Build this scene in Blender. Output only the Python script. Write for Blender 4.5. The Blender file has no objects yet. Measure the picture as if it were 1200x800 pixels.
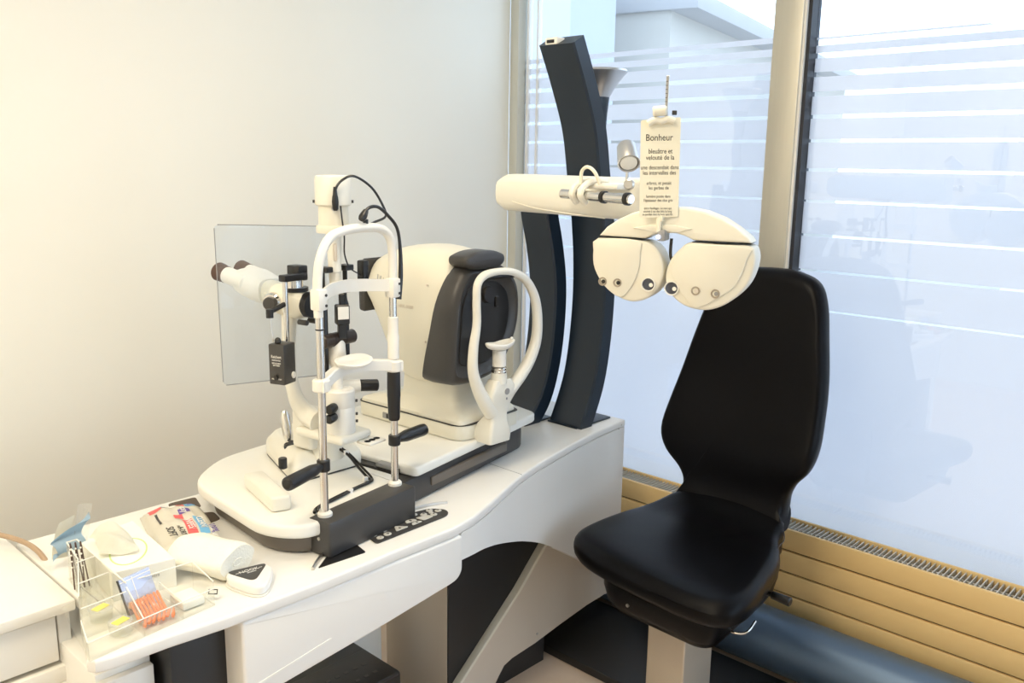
import bpy, bmesh, math, random
from mathutils import Vector, Matrix
random.seed(7)
R = math.radians
SC = bpy.context.scene
COL = SC.collection

# ------------------------------------------------------------------ camera
cam_d = bpy.data.cameras.new('camera')
cam = bpy.data.objects.new('camera', cam_d)
COL.objects.link(cam)
cam_d.sensor_width = 36.0
cam_d.lens = 36.0 * 1033.0 / 1200.0
cam_d.clip_start = 0.05
cam_d.clip_end = 200
_p, _r, _y = R(11.47), R(0.9), R(43.2)
_F = Vector((math.cos(_p) * math.cos(_y), math.cos(_p) * math.sin(_y), -math.sin(_p)))
_Rt = Vector((math.sin(_y), -math.cos(_y), 0))
_U = _Rt.cross(_F)
_A = _Rt * math.cos(_r) + _U * math.sin(_r)
_B = -_Rt * math.sin(_r) + _U * math.cos(_r)
cam.matrix_world = Matrix(((_A.x, _B.x, -_F.x, 0), (_A.y, _B.y, -_F.y, 0), (_A.z, _B.z, -_F.z, 1.6), (0, 0, 0, 1)))
SC.camera = cam

# ------------------------------------------------------------------ world, lamps, exposure
SC.view_settings.view_transform = 'Standard'
SC.view_settings.look = 'None'
SC.view_settings.exposure = 0.38
SC.view_settings.gamma = 1.0
SC.view_settings.use_curve_mapping = False
W = bpy.data.worlds.new('world')
SC.world = W
W.use_nodes = True
_bg = W.node_tree.nodes['Background']
_bg.inputs['Color'].default_value = (0.66, 0.82, 1.0, 1)
_bg.inputs['Strength'].default_value = 2.9
SC.cycles.transparent_max_bounces = 40
SC.cycles.max_bounces = 14
SC.cycles.diffuse_bounces = 6
SC.cycles.sample_clamp_indirect = 8.0

LAMP_COL = (1.0, 0.87, 0.66)
LAMPS = [((-0.05, 1.05, 2.585), 15), ((1.30, 1.25, 2.585), 6), ((-0.9, 1.65, 2.585), 9)]
for (lx, ly, lz), pw in LAMPS:
    ld = bpy.data.lights.new('ceiling_lamp_light', 'AREA')
    ld.shape = 'SQUARE'
    ld.size = 0.55
    ld.energy = pw
    ld.color = LAMP_COL
    lo = bpy.data.objects.new('ceiling_lamp_light', ld)
    lo.location = (lx, ly, lz - 0.03)
    COL.objects.link(lo)

# ------------------------------------------------------------------ materials
def mat(name, col, rough=0.5, metal=0.0, noise=0.0, scale=30.0, bump=0.0, bscale=200.0, emit=None, estr=0.0, coat=0.0, spec=0.5, stretch=None):
    m = bpy.data.materials.new(name)
    m.use_nodes = True
    nt = m.node_tree
    b = nt.nodes['Principled BSDF']
    b.inputs['Base Color'].default_value = (*col, 1)
    b.inputs['Roughness'].default_value = rough
    b.inputs['Metallic'].default_value = metal
    b.inputs['Coat Weight'].default_value = coat
    b.inputs['Specular IOR Level'].default_value = spec
    tc = nt.nodes.new('ShaderNodeTexCoord')
    src = tc.outputs['Object']
    if stretch:
        mp = nt.nodes.new('ShaderNodeMapping')
        mp.inputs['Scale'].default_value = stretch
        nt.links.new(src, mp.inputs['Vector'])
        src = mp.outputs['Vector']
    if noise > 0:
        n = nt.nodes.new('ShaderNodeTexNoise')
        n.inputs['Scale'].default_value = scale
        n.inputs['Detail'].default_value = 4
        nt.links.new(src, n.inputs['Vector'])
        r = nt.nodes.new('ShaderNodeMapRange')
        r.inputs['To Min'].default_value = 1 - noise
        r.inputs['To Max'].default_value = 1 + noise
        nt.links.new(n.outputs['Fac'], r.inputs['Value'])
        mx = nt.nodes.new('ShaderNodeMix')
        mx.data_type = 'RGBA'
        mx.blend_type = 'MULTIPLY'
        mx.inputs['Factor'].default_value = 1
        mx.inputs['A'].default_value = (*col, 1)
        nt.links.new(r.outputs['Result'], mx.inputs['B'])
        nt.links.new(mx.outputs['Result'], b.inputs['Base Color'])
    if bump > 0:
        n2 = nt.nodes.new('ShaderNodeTexNoise')
        n2.inputs['Scale'].default_value = bscale
        n2.inputs['Detail'].default_value = 3
        nt.links.new(src, n2.inputs['Vector'])
        bp = nt.nodes.new('ShaderNodeBump')
        bp.inputs['Strength'].default_value = bump
        bp.inputs['Distance'].default_value = 0.002
        nt.links.new(n2.outputs['Fac'], bp.inputs['Height'])
        nt.links.new(bp.outputs['Normal'], b.inputs['Normal'])
    if emit:
        b.inputs['Emission Color'].default_value = (*emit, 1)
        b.inputs['Emission Strength'].default_value = estr
    return m

def clear_mat(name, tint, gloss=1.0, ior=1.45, haze=0.0, rough=0.0):
    """clear sheet: transparent with a fresnel reflection and an optional milky share"""
    m = bpy.data.materials.new(name)
    m.use_nodes = True
    nt = m.node_tree
    nt.nodes.remove(nt.nodes['Principled BSDF'])
    out = nt.nodes['Material Output']
    t = nt.nodes.new('ShaderNodeBsdfTransparent')
    t.inputs['Color'].default_value = (*tint, 1)
    d = nt.nodes.new('ShaderNodeBsdfDiffuse')
    d.inputs['Color'].default_value = (0.9, 0.9, 0.88, 1)
    m1 = nt.nodes.new('ShaderNodeMixShader')
    m1.inputs['Fac'].default_value = haze
    nt.links.new(t.outputs[0], m1.inputs[1])
    nt.links.new(d.outputs[0], m1.inputs[2])
    g = nt.nodes.new('ShaderNodeBsdfGlossy')
    g.inputs['Roughness'].default_value = rough
    f = nt.nodes.new('ShaderNodeLayerWeight')
    f.inputs['Blend'].default_value = 0.5
    pw = nt.nodes.new('ShaderNodeMath')
    pw.operation = 'POWER'
    pw.inputs[1].default_value = 5.0
    nt.links.new(f.outputs['Facing'], pw.inputs[0])
    f0 = ((ior - 1) / (ior + 1)) ** 2
    mu = nt.nodes.new('ShaderNodeMath')
    mu.operation = 'MULTIPLY_ADD'
    mu.inputs[1].default_value = gloss * (1 - f0)
    mu.inputs[2].default_value = gloss * f0
    nt.links.new(pw.outputs[0], mu.inputs[0])
    m2 = nt.nodes.new('ShaderNodeMixShader')
    nt.links.new(mu.outputs[0], m2.inputs['Fac'])
    nt.links.new(m1.outputs[0], m2.inputs[1])
    nt.links.new(g.outputs[0], m2.inputs[2])
    nt.links.new(m2.outputs[0], out.inputs['Surface'])
    return m

def film_mat():
    m = bpy.data.materials.new('frosted_film')
    m.use_nodes = True
    nt = m.node_tree
    nt.nodes.remove(nt.nodes['Principled BSDF'])
    out = nt.nodes['Material Output']
    tl = nt.nodes.new('ShaderNodeBsdfTranslucent')
    tl.inputs['Color'].default_value = (0.775, 0.745, 0.745, 1)
    df = nt.nodes.new('ShaderNodeBsdfDiffuse')
    df.inputs['Color'].default_value = (0.86, 0.9, 0.95, 1)
    tr = nt.nodes.new('ShaderNodeBsdfTransparent')
    tr.inputs['Color'].default_value = (0.9, 0.94, 1, 1)
    m1 = nt.nodes.new('ShaderNodeMixShader')
    m1.inputs['Fac'].default_value = 0.3
    nt.links.new(tl.outputs[0], m1.inputs[1])
    nt.links.new(df.outputs[0], m1.inputs[2])
    m2 = nt.nodes.new('ShaderNodeMixShader')
    m2.inputs['Fac'].default_value = 0.10
    nt.links.new(m1.outputs[0], m2.inputs[1])
    nt.links.new(tr.outputs[0], m2.inputs[2])
    nt.links.new(m2.outputs[0], out.inputs['Surface'])
    return m

M_WALL = mat('wall_paint', (0.86, 0.84, 0.765), 0.85, noise=0.015, scale=3, bump=0.12, bscale=320)
M_CEIL = mat('ceiling_paint', (0.85, 0.85, 0.83), 0.9, noise=0.01, scale=4)
M_FLOOR = mat('floor_vinyl', (0.70, 0.57, 0.46), 0.45, noise=0.12, scale=9, bump=0.05, bscale=60)
M_WHITE = mat('white_lacquer', (0.84, 0.83, 0.80), 0.32, noise=0.01, scale=6)
M_WHITE2 = mat('white_laminate', (0.86, 0.85, 0.80), 0.45, noise=0.01, scale=5)
M_CREAM = mat('cream_plastic', (0.79, 0.76, 0.65), 0.36, noise=0.015, scale=12)
M_IVORY = mat('ivory_plastic', (0.80, 0.78, 0.70), 0.34, noise=0.012, scale=12)
M_PALE = mat('pale_plastic', (0.84, 0.82, 0.76), 0.35, noise=0.01, scale=10)
M_BLACK = mat('black_plastic', (0.012, 0.012, 0.013), 0.34, noise=0.1, scale=40)
M_SATIN = mat('black_satin_panel', (0.016, 0.017, 0.019), 0.42, noise=0.08, scale=30)
M_DGREY = mat('charcoal_plastic', (0.045, 0.043, 0.042), 0.38, noise=0.06, scale=25)
M_GREY = mat('grey_plastic', (0.30, 0.30, 0.30), 0.4, noise=0.03, scale=20)
M_ARC = mat('black_paint_blue_sheen', (0.007, 0.016, 0.030), 0.34, noise=0.06, scale=20)  # black paint with the blue window reflection mixed into its base colour
M_LEATHER = mat('black_leather', (0.003, 0.003, 0.004), 0.34, noise=0.1, scale=60, bump=0.10, bscale=420, spec=0.13)
M_CHROME = mat('chrome', (0.78, 0.76, 0.73), 0.16, 1.0, noise=0.03, scale=50)
M_STEEL = mat('brushed_steel', (0.62, 0.60, 0.57), 0.34, 1.0, noise=0.06, scale=30, stretch=(1, 1, 20))
M_SILVER = mat('silver_paint', (0.55, 0.55, 0.55), 0.3, 0.85, noise=0.03, scale=30)
M_BEIGEMET = mat('beige_enamel', (0.70, 0.63, 0.54), 0.38, 0.1, noise=0.03, scale=8, stretch=(1, 1, 0.1))
M_RAD = mat('radiator_enamel_warm_lit', (0.82, 0.58, 0.26), 0.40, noise=0.02, scale=6)  # cream enamel with the warm lamplight put into its colour
M_FIN = mat('radiator_fin', (0.58, 0.54, 0.46), 0.45, noise=0.03, scale=40)
M_PIPE = mat('grey_pipe_blue_sheen', (0.13, 0.20, 0.31), 0.40, 0.5, noise=0.04, scale=8)  # grey metal, the sky's blue reflection put into the base colour
M_ALU = mat('anodised_aluminium', (0.60, 0.57, 0.48), 0.38, 0.35, noise=0.05, scale=20, stretch=(6, 6, 0.4))
M_JAMB = mat('window_jamb', (0.62, 0.62, 0.56), 0.5, noise=0.02, scale=10)
M_GASKET = mat('black_gasket', (0.02, 0.022, 0.03), 0.5, noise=0.05, scale=60)
M_BROWN = mat('brown_rubber', (0.085, 0.045, 0.032), 0.6, noise=0.15, scale=80)
M_TAUPEL = mat('light_taupe', (0.36, 0.31, 0.24), 0.4, noise=0.03, scale=40)
M_KEY = mat('key_rubber', (0.55, 0.54, 0.50), 0.45, noise=0.02, scale=40)
M_PILLAR = mat('tan_enamel', (0.60, 0.52, 0.42), 0.34, 0.2, noise=0.03, scale=8)
M_DARKBR = mat('dark_brown_enamel', (0.030, 0.020, 0.016), 0.35, noise=0.1, scale=50)
M_TAUPE = mat('taupe_plastic', (0.14, 0.12, 0.10), 0.42, noise=0.06, scale=25)
M_PAPER = mat('paper', (0.88, 0.87, 0.80), 0.8, noise=0.02, scale=40)
M_CARD = mat('cream_card', (0.85, 0.81, 0.66), 0.7, noise=0.01, scale=30)
M_INK = mat('black_ink', (0.02, 0.02, 0.02), 0.7, noise=0.05, scale=90)
M_WINK = mat('white_ink', (0.85, 0.84, 0.80), 0.6, noise=0.03, scale=90)
M_TISSUE = mat('tissue', (0.90, 0.89, 0.82), 0.9, noise=0.02, scale=50, bump=0.3, bscale=150)
M_COTTON = mat('cotton', (0.90, 0.87, 0.76), 0.95, noise=0.03, scale=30, bump=0.6, bscale=220)
M_GREEN = mat('green_print', (0.58, 0.75, 0.30), 0.6, noise=0.05, scale=30)
M_RED = mat('red_print', (0.80, 0.13, 0.13), 0.5, noise=0.06, scale=60)
M_BLUEP = mat('blue_print', (0.16, 0.42, 0.68), 0.5, noise=0.06, scale=60)
M_VIOLET = mat('violet_print', (0.14, 0.09, 0.34), 0.5, noise=0.06, scale=60)
M_PACK = mat('wipes_wrap', (0.66, 0.63, 0.54), 0.3, noise=0.04, scale=30, bump=0.25, bscale=40)
M_MASK = mat('blue_mask', (0.48, 0.64, 0.78), 0.85, noise=0.06, scale=40, bump=0.4, bscale=160)
M_MASKW = mat('white_mask', (0.86, 0.84, 0.76), 0.85, noise=0.03, scale=40)
M_FOILB = mat('pale_blue_foil', (0.55, 0.60, 0.78), 0.25, 0.3, noise=0.12, scale=30)
M_ORANGE = mat('orange_plastic', (0.92, 0.26, 0.06), 0.45, noise=0.08, scale=60)
M_ORANGEP = mat('peach_plastic', (0.92, 0.62, 0.42), 0.5, noise=0.06, scale=60)
M_YELLOW = mat('yellow_label', (0.90, 0.78, 0.16), 0.6, noise=0.04, scale=60)
M_CORD = mat('brown_beige_cord', (0.42, 0.30, 0.20), 0.5, noise=0.06, scale=60)
M_GAPSHADE = mat('gap_shade', (0.10, 0.075, 0.055), 0.6, noise=0.12, scale=40)  # dark tone that paints in the shade of gaps and openings
M_GLASS = clear_mat('window_glass', (0.97, 0.985, 1.0), 1.6, 1.5)
M_ACRYL = clear_mat('clear_acrylic', (0.985, 0.985, 0.97), 0.6, 1.45, 0.045)
M_SHIELD = clear_mat('shield_acrylic', (0.93, 0.955, 0.985), 0.5, 1.45, 0.03)
M_WRAP = clear_mat('clear_wrap', (0.97, 0.98, 0.985), 1.2, 1.5, 0.13, 0.12)
M_FILM = film_mat()
M_LENS = mat('lens_glass', (0.02, 0.025, 0.05), 0.05, 0.0, coat=1.0, noise=0.02, scale=50)
M_BLED = mat('blue_led', (0.1, 0.15, 0.9), 0.4, emit=(0.25, 0.35, 1.0), estr=4.0, noise=0.02)
M_WLED = mat('white_led', (0.8, 0.85, 1.0), 0.4, emit=(0.6, 0.7, 1.0), estr=3.0, noise=0.02)
M_LAMP = mat('lamp_diffuser', (0.9, 0.88, 0.8), 0.5, emit=(1.0, 0.80, 0.52), estr=3.0, noise=0.02)
M_STREET = mat('street_paving', (0.50, 0.50, 0.50), 0.8, noise=0.1, scale=2)
M_FACADE = mat('pale_render', (0.80, 0.80, 0.80), 0.85, noise=0.03, scale=2)
M_FACADEB = mat('beige_render', (0.52, 0.50, 0.46), 0.85, noise=0.04, scale=2)
M_FACADEC = mat('blue_grey_render', (0.42, 0.45, 0.50), 0.85, noise=0.04, scale=2)
M_ROOF = mat('roof_trim', (0.42, 0.42, 0.43), 0.8, noise=0.04, scale=3)
M_EXTWIN = mat('outside_window', (0.30, 0.33, 0.38), 0.2, noise=0.1, scale=3)

# ------------------------------------------------------------------ mesh helpers
def V(*a):
    return Vector(a)

def merge(bm, t, M=None):
    if M is not None:
        t.transform(M)
    me = bpy.data.meshes.new('tmp')
    t.to_mesh(me)
    t.free()
    bm.from_mesh(me)
    bpy.data.meshes.remove(me)

def box(bm, x0, x1, y0, y1, z0, z1, bev=0.0, seg=2, M=None):
    t = bmesh.new()
    bmesh.ops.create_cube(t, size=1)
    for v in t.verts:
        v.co = V(x0 + (v.co.x + .5) * (x1 - x0), y0 + (v.co.y + .5) * (y1 - y0), z0 + (v.co.z + .5) * (z1 - z0))
    if bev > 0:
        bmesh.ops.bevel(t, geom=list(t.edges), offset=bev, segments=seg, affect='EDGES', profile=0.5)
    merge(bm, t, M)

def align(p0, p1):
    d = (p1 - p0)
    q = d.to_track_quat('Z', 'Y')
    return Matrix.Translation(p0) @ q.to_matrix().to_4x4(), d.length

def lathe(bm, prof, p0, p1=None, seg=24, M=None):
    """prof: [(r, h)] along the axis p0->p1 direction (h in metres from p0)"""
    p0 = Vector(p0)
    p1 = Vector(p1) if p1 is not None else p0 + V(0, 0, 1)
    A, L = align(p0, p1)
    t = bmesh.new()
    rings = []
    for r, h in prof:
        if r < 1e-6:
            rings.append([t.verts.new((0, 0, h))])
        else:
            rings.append([t.verts.new((r * math.cos(2 * math.pi * i / seg), r * math.sin(2 * math.pi * i / seg), h)) for i in range(seg)])
    for a, b in zip(rings, rings[1:]):
        for i in range(seg):
            j = (i + 1) % seg
            if len(a) == 1 and len(b) == 1:
                continue
            if len(a) == 1:
                t.faces.new((a[0], b[j], b[i]))
            elif len(b) == 1:
                t.faces.new((a[i], a[j], b[0]))
            else:
                t.faces.new((a[i], a[j], b[j], b[i]))
    if len(rings[0]) > 1:
        t.faces.new(list(reversed(rings[0])))
    if len(rings[-1]) > 1:
        t.faces.new(rings[-1])
    bmesh.ops.recalc_face_normals(t, faces=list(t.faces))
    merge(bm, t, A if M is None else M @ A)

def cyl(bm, p0, p1, r, r1=None, seg=20, bev=0.0, M=None):
    p0, p1 = Vector(p0), Vector(p1)
    r1 = r if r1 is None else r1
    L = (p1 - p0).length
    if bev > 0:
        lathe(bm, [(r - bev, 0), (r, bev), (r1, L - bev), (r1 - bev, L)], p0, p1, seg, M)
    else:
        lathe(bm, [(r, 0), (r1, L)], p0, p1, seg, M)

def ball(bm, c, r, sc=(1, 1, 1), seg=16, M=None):
    t = bmesh.new()
    bmesh.ops.create_uvsphere(t, u_segments=seg, v_segments=max(6, seg // 2), radius=r)
    for v in t.verts:
        v.co = V(c[0] + v.co.x * sc[0], c[1] + v.co.y * sc[1], c[2] + v.co.z * sc[2])
    merge(bm, t, M)

def spline(pts, n=8):
    P = [Vector(p) for p in pts]
    out = []
    for i in range(len(P) - 1):
        a = P[max(i - 1, 0)]; b = P[i]; c = P[i + 1]; d = P[min(i + 2, len(P) - 1)]
        for k in range(n):
            t = k / n
            out.append(0.5 * ((2 * b) + (c - a) * t + (2 * a - 5 * b + 4 * c - d) * t * t + (3 * b - 3 * c + d - a) * t ** 3))
    out.append(P[-1])
    return out

def tube(bm, pts, r, seg=10, smooth=8, caps=True, M=None, flat=1.0, rs=None):
    """round (or flattened) tube along a smoothed path"""
    P = spline(pts, smooth) if smooth > 1 else [Vector(p) for p in pts]
    n = len(P)
    t = bmesh.new()
    T0 = (P[1] - P[0]).normalized()
    N = T0.orthogonal().normalized()
    if abs(T0.z) < 0.99:
        N = (V(0, 0, 1) - T0 * T0.z).normalized()
    prev = T0
    rings = []
    for i in range(n):
        T = (P[min(i + 1, n - 1)] - P[max(i - 1, 0)]).normalized()
        q = prev.rotation_difference(T)
        N = (q @ N).normalized()
        prev = T
        B = T.cross(N)
        rr = r
        if rs:
            f = i / (n - 1) * (len(rs) - 1)
            k = min(int(f), len(rs) - 2)
            rr = rs[k] + (rs[k + 1] - rs[k]) * (f - k)
        rings.append([t.verts.new(P[i] + N * (rr * math.cos(2 * math.pi * j / seg)) + B * (rr * flat * math.sin(2 * math.pi * j / seg))) for j in range(seg)])
    for a, b in zip(rings, rings[1:]):
        for j in range(seg):
            k = (j + 1) % seg
            t.faces.new((a[j], a[k], b[k], b[j]))
    if caps:
        t.faces.new(list(reversed(rings[0])))
        t.faces.new(rings[-1])
    bmesh.ops.recalc_face_normals(t, faces=list(t.faces))
    merge(bm, t, M)

def loft(bm, rings, M=None, caps=True):
    t = bmesh.new()
    rr = [[t.verts.new(Vector(p)) for p in ring] for ring in rings]
    n = len(rr[0])
    for a, b in zip(rr, rr[1:]):
        for j in range(n):
            k = (j + 1) % n
            t.faces.new((a[j], a[k], b[k], b[j]))
    if caps:
        t.faces.new(list(reversed(rr[0])))
        t.faces.new(rr[-1])
    bmesh.ops.recalc_face_normals(t, faces=list(t.faces))
    merge(bm, t, M)

def rpoly(pts, r, n=5):
    """round the corners of a 2-D polygon; r one radius or one per corner"""
    out = []
    N = len(pts)
    for i in range(N):
        p = Vector(pts[i][:2]); a = Vector(pts[i - 1][:2]); b = Vector(pts[(i + 1) % N][:2])
        rad = r[i] if isinstance(r, (list, tuple)) else r
        la, lb = (a - p).length, (b - p).length
        d = min(rad, la * .49, lb * .49)
        if d < 1e-5:
            out.append(p)
            continue
        A = p + (a - p) / la * d
        B = p + (b - p) / lb * d
        for k in range(n + 1):
            t = k / n
            out.append((1 - t) ** 2 * A + 2 * t * (1 - t) * p + t * t * B)
    return out

def prism(bm, pts, h0, h1, axis='z', bev=0.0, seg=2, M=None):
    """extrude a 2-D outline along an axis: 'z' (x,y), 'y' (x,z), 'x' (y,z)"""
    t = bmesh.new()
    f = {'z': lambda p, h: V(p[0], p[1], h), 'y': lambda p, h: V(p[0], h, p[1]), 'x': lambda p, h: V(h, p[0], p[1])}[axis]
    a = [t.verts.new(f(p, h0)) for p in pts]
    b = [t.verts.new(f(p, h1)) for p in pts]
    n = len(pts)
    for i in range(n):
        j = (i + 1) % n
        t.faces.new((a[i], a[j], b[j], b[i]))
    fa = t.faces.new(list(reversed(a)))
    fb = t.faces.new(b)
    bmesh.ops.recalc_face_normals(t, faces=list(t.faces))
    if bev > 0:
        es = list(set(list(fa.edges) + list(fb.edges)))
        bmesh.ops.bevel(t, geom=es, offset=bev, segments=seg, affect='EDGES', profile=0.5)
    merge(bm, t, M)

def cushion(bm, outline, thick, edge=0.03, bulge=0.01, rings=6, M=None, warp=None):
    """padded slab: outline (list of 2-D points, star-shaped) at z = 0..thick with round edges"""
    c = sum((Vector(p) for p in outline), Vector((0, 0))) / len(outline)
    n = len(outline)
    size = sum((Vector(p) - c).length for p in outline) / n
    layers = []
    for k in range(5):
        a = math.pi / 2 * k / 4
        layers.append((1 - edge / size * (1 - math.sin(a)), edge * (1 - math.cos(a))))
    top = []
    for k in range(5):
        a = math.pi / 2 * k / 4
        top.append((1 - edge / size * (1 - math.cos(a)), thick - edge * (1 - math.sin(a))))
    s0 = 1 - edge / size
    inner = [(s0 * (1 - k / rings), thick + bulge * (1 - (1 - k / rings) ** 2)) for k in range(1, rings)]
    allr = layers + top + inner
    t = bmesh.new()
    rr = []
    for s, z in allr:
        rr.append([t.verts.new((c.x + (p[0] - c.x) * s, c.y + (p[1] - c.y) * s, z)) for p in outline])
    for a, b in zip(rr, rr[1:]):
        for j in range(n):
            k = (j + 1) % n
            t.faces.new((a[j], a[k], b[k], b[j]))
    t.faces.new(list(reversed(rr[0])))
    cv = t.verts.new((c.x, c.y, thick + bulge))
    for j in range(n):
        t.faces.new((rr[-1][j], rr[-1][(j + 1) % n], cv))
    if warp:
        for v in t.verts:
            v.co = warp(v.co.copy())
    bmesh.ops.recalc_face_normals(t, faces=list(t.faces))
    merge(bm, t, M)

# ------------------------------------------------------------------ object helpers
WM = {}

def smooth_mesh(me, ang=32):
    me.polygons.foreach_set('use_smooth', [True] * len(me.polygons))
    me.set_sharp_from_angle(angle=R(ang))

def thing(name, label, cat, loc=(0, 0, 0), rotz=0.0, group=None):
    o = bpy.data.objects.new(name, None)
    o.empty_display_size = 0.05
    COL.objects.link(o)
    o.location = loc
    o.rotation_euler = (0, 0, rotz)
    o['label'] = label
    o['category'] = cat
    if group:
        o['group'] = group
    WM[o.name] = Matrix.Translation(Vector(loc)) @ Matrix.Rotation(rotz, 4, 'Z')
    return o

def obj(name, bm, m, parent=None, label=None, cat=None, group=None, kind=None, ang=32, sub=0):
    """link one mesh object; the bmesh is in world coordinates"""
    me = bpy.data.meshes.new(name)
    if parent is not None:
        w = WM[parent.name]
        bm.transform(w.inverted())
    else:
        xs = [v.co for v in bm.verts]
        lo = V(min(v.x for v in xs), min(v.y for v in xs), min(v.z for v in xs))
        hi = V(max(v.x for v in xs), max(v.y for v in xs), max(v.z for v in xs))
        base = V((lo.x + hi.x) / 2, (lo.y + hi.y) / 2, lo.z)
        w = Matrix.Translation(base)
        bm.transform(w.inverted())
    bm.to_mesh(me)
    bm.free()
    me.materials.append(m)
    smooth_mesh(me, ang)
    o = bpy.data.objects.new(name, me)
    COL.objects.link(o)
    if parent is not None:
        o.parent = parent
    else:
        o.matrix_world = w
    WM[o.name] = w
    if label:
        o['label'] = label
    if cat:
        o['category'] = cat
    if group:
        o['group'] = group
    if kind:
        o['kind'] = kind
    if sub:
        md = o.modifiers.new('subdivision', 'SUBSURF')
        md.levels = sub
        md.render_levels = sub
    return o

def one(name, m, parent, fn, *a, **k):
    """obj() from a single shape call"""
    kw = {q: k.pop(q) for q in ('label', 'cat', 'group', 'kind', 'ang', 'sub') if q in k}
    bm = bmesh.new()
    fn(bm, *a, **k)
    return obj(name, bm, m, parent, **kw)

def lettering(name, body, size, M, m, parent, align_x='CENTER', sx=1.0, thick=0.0003):
    cu = bpy.data.curves.new(name, 'FONT')
    cu.body = body
    cu.size = size
    cu.align_x = align_x
    cu.align_y = 'CENTER'
    cu.extrude = thick
    cu.resolution_u = 3
    cu.materials.append(m)
    tmp = bpy.data.objects.new(name, cu)
    me = bpy.data.meshes.new_from_object(tmp)
    bpy.data.objects.remove(tmp)
    o = bpy.data.objects.new(name, me)
    COL.objects.link(o)
    o.parent = parent
    w = WM[parent.name]
    me.transform(w.inverted() @ M @ Matrix.Diagonal((sx, 1, 1, 1)))
    if not me.materials:
        me.materials.append(m)
    return o

def frame(o, x, y, z):
    """matrix from an origin and three axes"""
    x, y, z, o = Vector(x).normalized(), Vector(y).normalized(), Vector(z).normalized(), Vector(o)
    return Matrix(((x.x, y.x, z.x, o.x), (x.y, y.y, z.y, o.y), (x.z, y.z, z.z, o.z), (0, 0, 0, 1)))

T10 = Matrix.Rotation(R(10), 4, 'Z')     # the instrument table is turned 10 degrees on the desk

# ------------------------------------------------------------------ room shell
CEIL = 2.6
WX, WY = 2.74, 2.60
one('floor', M_FLOOR, None, box, -1.6, WX + .16, -3.0, WY + .1, -.06, 0, kind='structure')
one('ceiling', M_CEIL, None, box, -1.7, WX + .26, -3.1, WY + .1, CEIL, CEIL + .1, kind='structure')
one('wall_left', M_WALL, None, box, -1.7, WX - .0115, WY, WY + .1, 0, CEIL, kind='structure')
one('wall_back', M_WALL, None, box, -1.7, -1.6, -3.0, WY, 0, CEIL, kind='structure')
one('wall_right', M_WALL, None, box, -1.7, WX + .26, -3.1, -3.0, 0, .40, kind='structure')
one('wall_right_pier', M_WALL, None, box, -1.7, .95, -3.1, -3.0, .40, CEIL, kind='structure')
one('wall_window', M_WALL, None, box, WX - .01, WX + .16, -3.0, WY, 0, 0.36, kind='structure')
one('baseboard_left', M_WHITE2, None, box, -1.6, 2.7, WY - .012, WY, 0, .07, .003, kind='structure')

# window: jamb, left bay, mullion, right bay
MY0, MY1 = 1.327, 1.425       # the mullion's faces along the window wall
zb, zt = 0.36, CEIL
FILM_GAPS = [(1.985, .018), (1.945, .016), (1.888, .015), (1.828, .014), (1.758, .012), (1.683, .010), (1.592, .009), (1.493, .007),
             (1.383, .008), (1.268, .007), (1.140, .006)]

def window(name, y0, y1, top):
    w = bpy.data.objects.new(name, None)
    w.location = (WX, (y0 + y1) / 2, zb)
    COL.objects.link(w)
    w['kind'] = 'structure'
    WM[w.name] = Matrix.Translation(w.location)
    one('pane', M_GLASS, w, box, WX + .030, WX + .034, y0, y1, zb, zt)
    hi = top
    for z, g in (FILM_GAPS + [(zb + .02, 0)] if top else []):
        lo = z + g / 2
        if hi - lo > .004:
            one('film_band', M_FILM, w, box, WX + .0352, WX + .0356, y0, y1, lo, hi)
        hi = z - g / 2
    return w

w1 = window('window_1', MY1, 2.552, 2.012)
w2 = window('window_2', -.10, MY0 - .02, 2.000)
w4 = bpy.data.objects.new('window_fill_rear', None)      # unseen glazed front, added behind the camera for cool fill light
COL.objects.link(w4)
w4.location = (2.05, -3.05, .4)
w4['kind'] = 'structure'
WM[w4.name] = Matrix.Translation(w4.location)
one('pane', M_GLASS, w4, box, .95, WX, -3.052, -3.048, .45, CEIL)
for x in (.95, WX - .05):
    one('frame', M_ALU, w4, box, x, x + .05, -3.08, -3.02, .4, CEIL, .004)
one('frame', M_ALU, w4, box, .95, WX, -3.08, -3.02, .4, .45, .004)
w3 = window('window_fill_side', -2.95, -.20, None)  # clear bay out of view, added to bring in more daylight
for w, y0, y1 in ((w1, MY1, 2.552), (w2, -.10, MY0 - .02), (w3, -2.95, -.20)):
    one('sill_rail', M_ALU, w, box, WX - .005, WX + .06, y0, y1, zb, zb + .04, .004)
one('slim_stile', M_WHITE, w1, box, WX + .02, WX + .05, 2.528, 2.536, zb + .04, zt, .003)
one('slim_stile', M_WHITE, w1, box, WX + .022, WX + .05, 2.478, 2.484, zb + .04, zt, .002)
one('trim_1', M_JAMB, None, box, WX - .012, WX + .06, 2.552, WY - .001, zb, CEIL, .003, kind='structure')
mul = one('trim_2', M_ALU, None, box, WX - .03, WX + .06, MY0, MY1, zb, CEIL, .004, kind='structure')
one('gasket', M_GASKET, mul, box, WX - .012, WX + .05, MY0 - .02, MY0, zb, CEIL)
one('glazing_bead', M_WHITE, mul, box, WX - .022, WX - .010, MY0 - .008, MY0 + .001, zb, CEIL)
one('trim_3', M_ALU, None, box, WX - .03, WX + .06, -.20, -.10, zb, CEIL, .004, kind='structure')
one('wall_corner', M_WALL, None, box, WX - .0, WX + .16, -3.0, -2.95, .36, CEIL, kind='structure')

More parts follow.
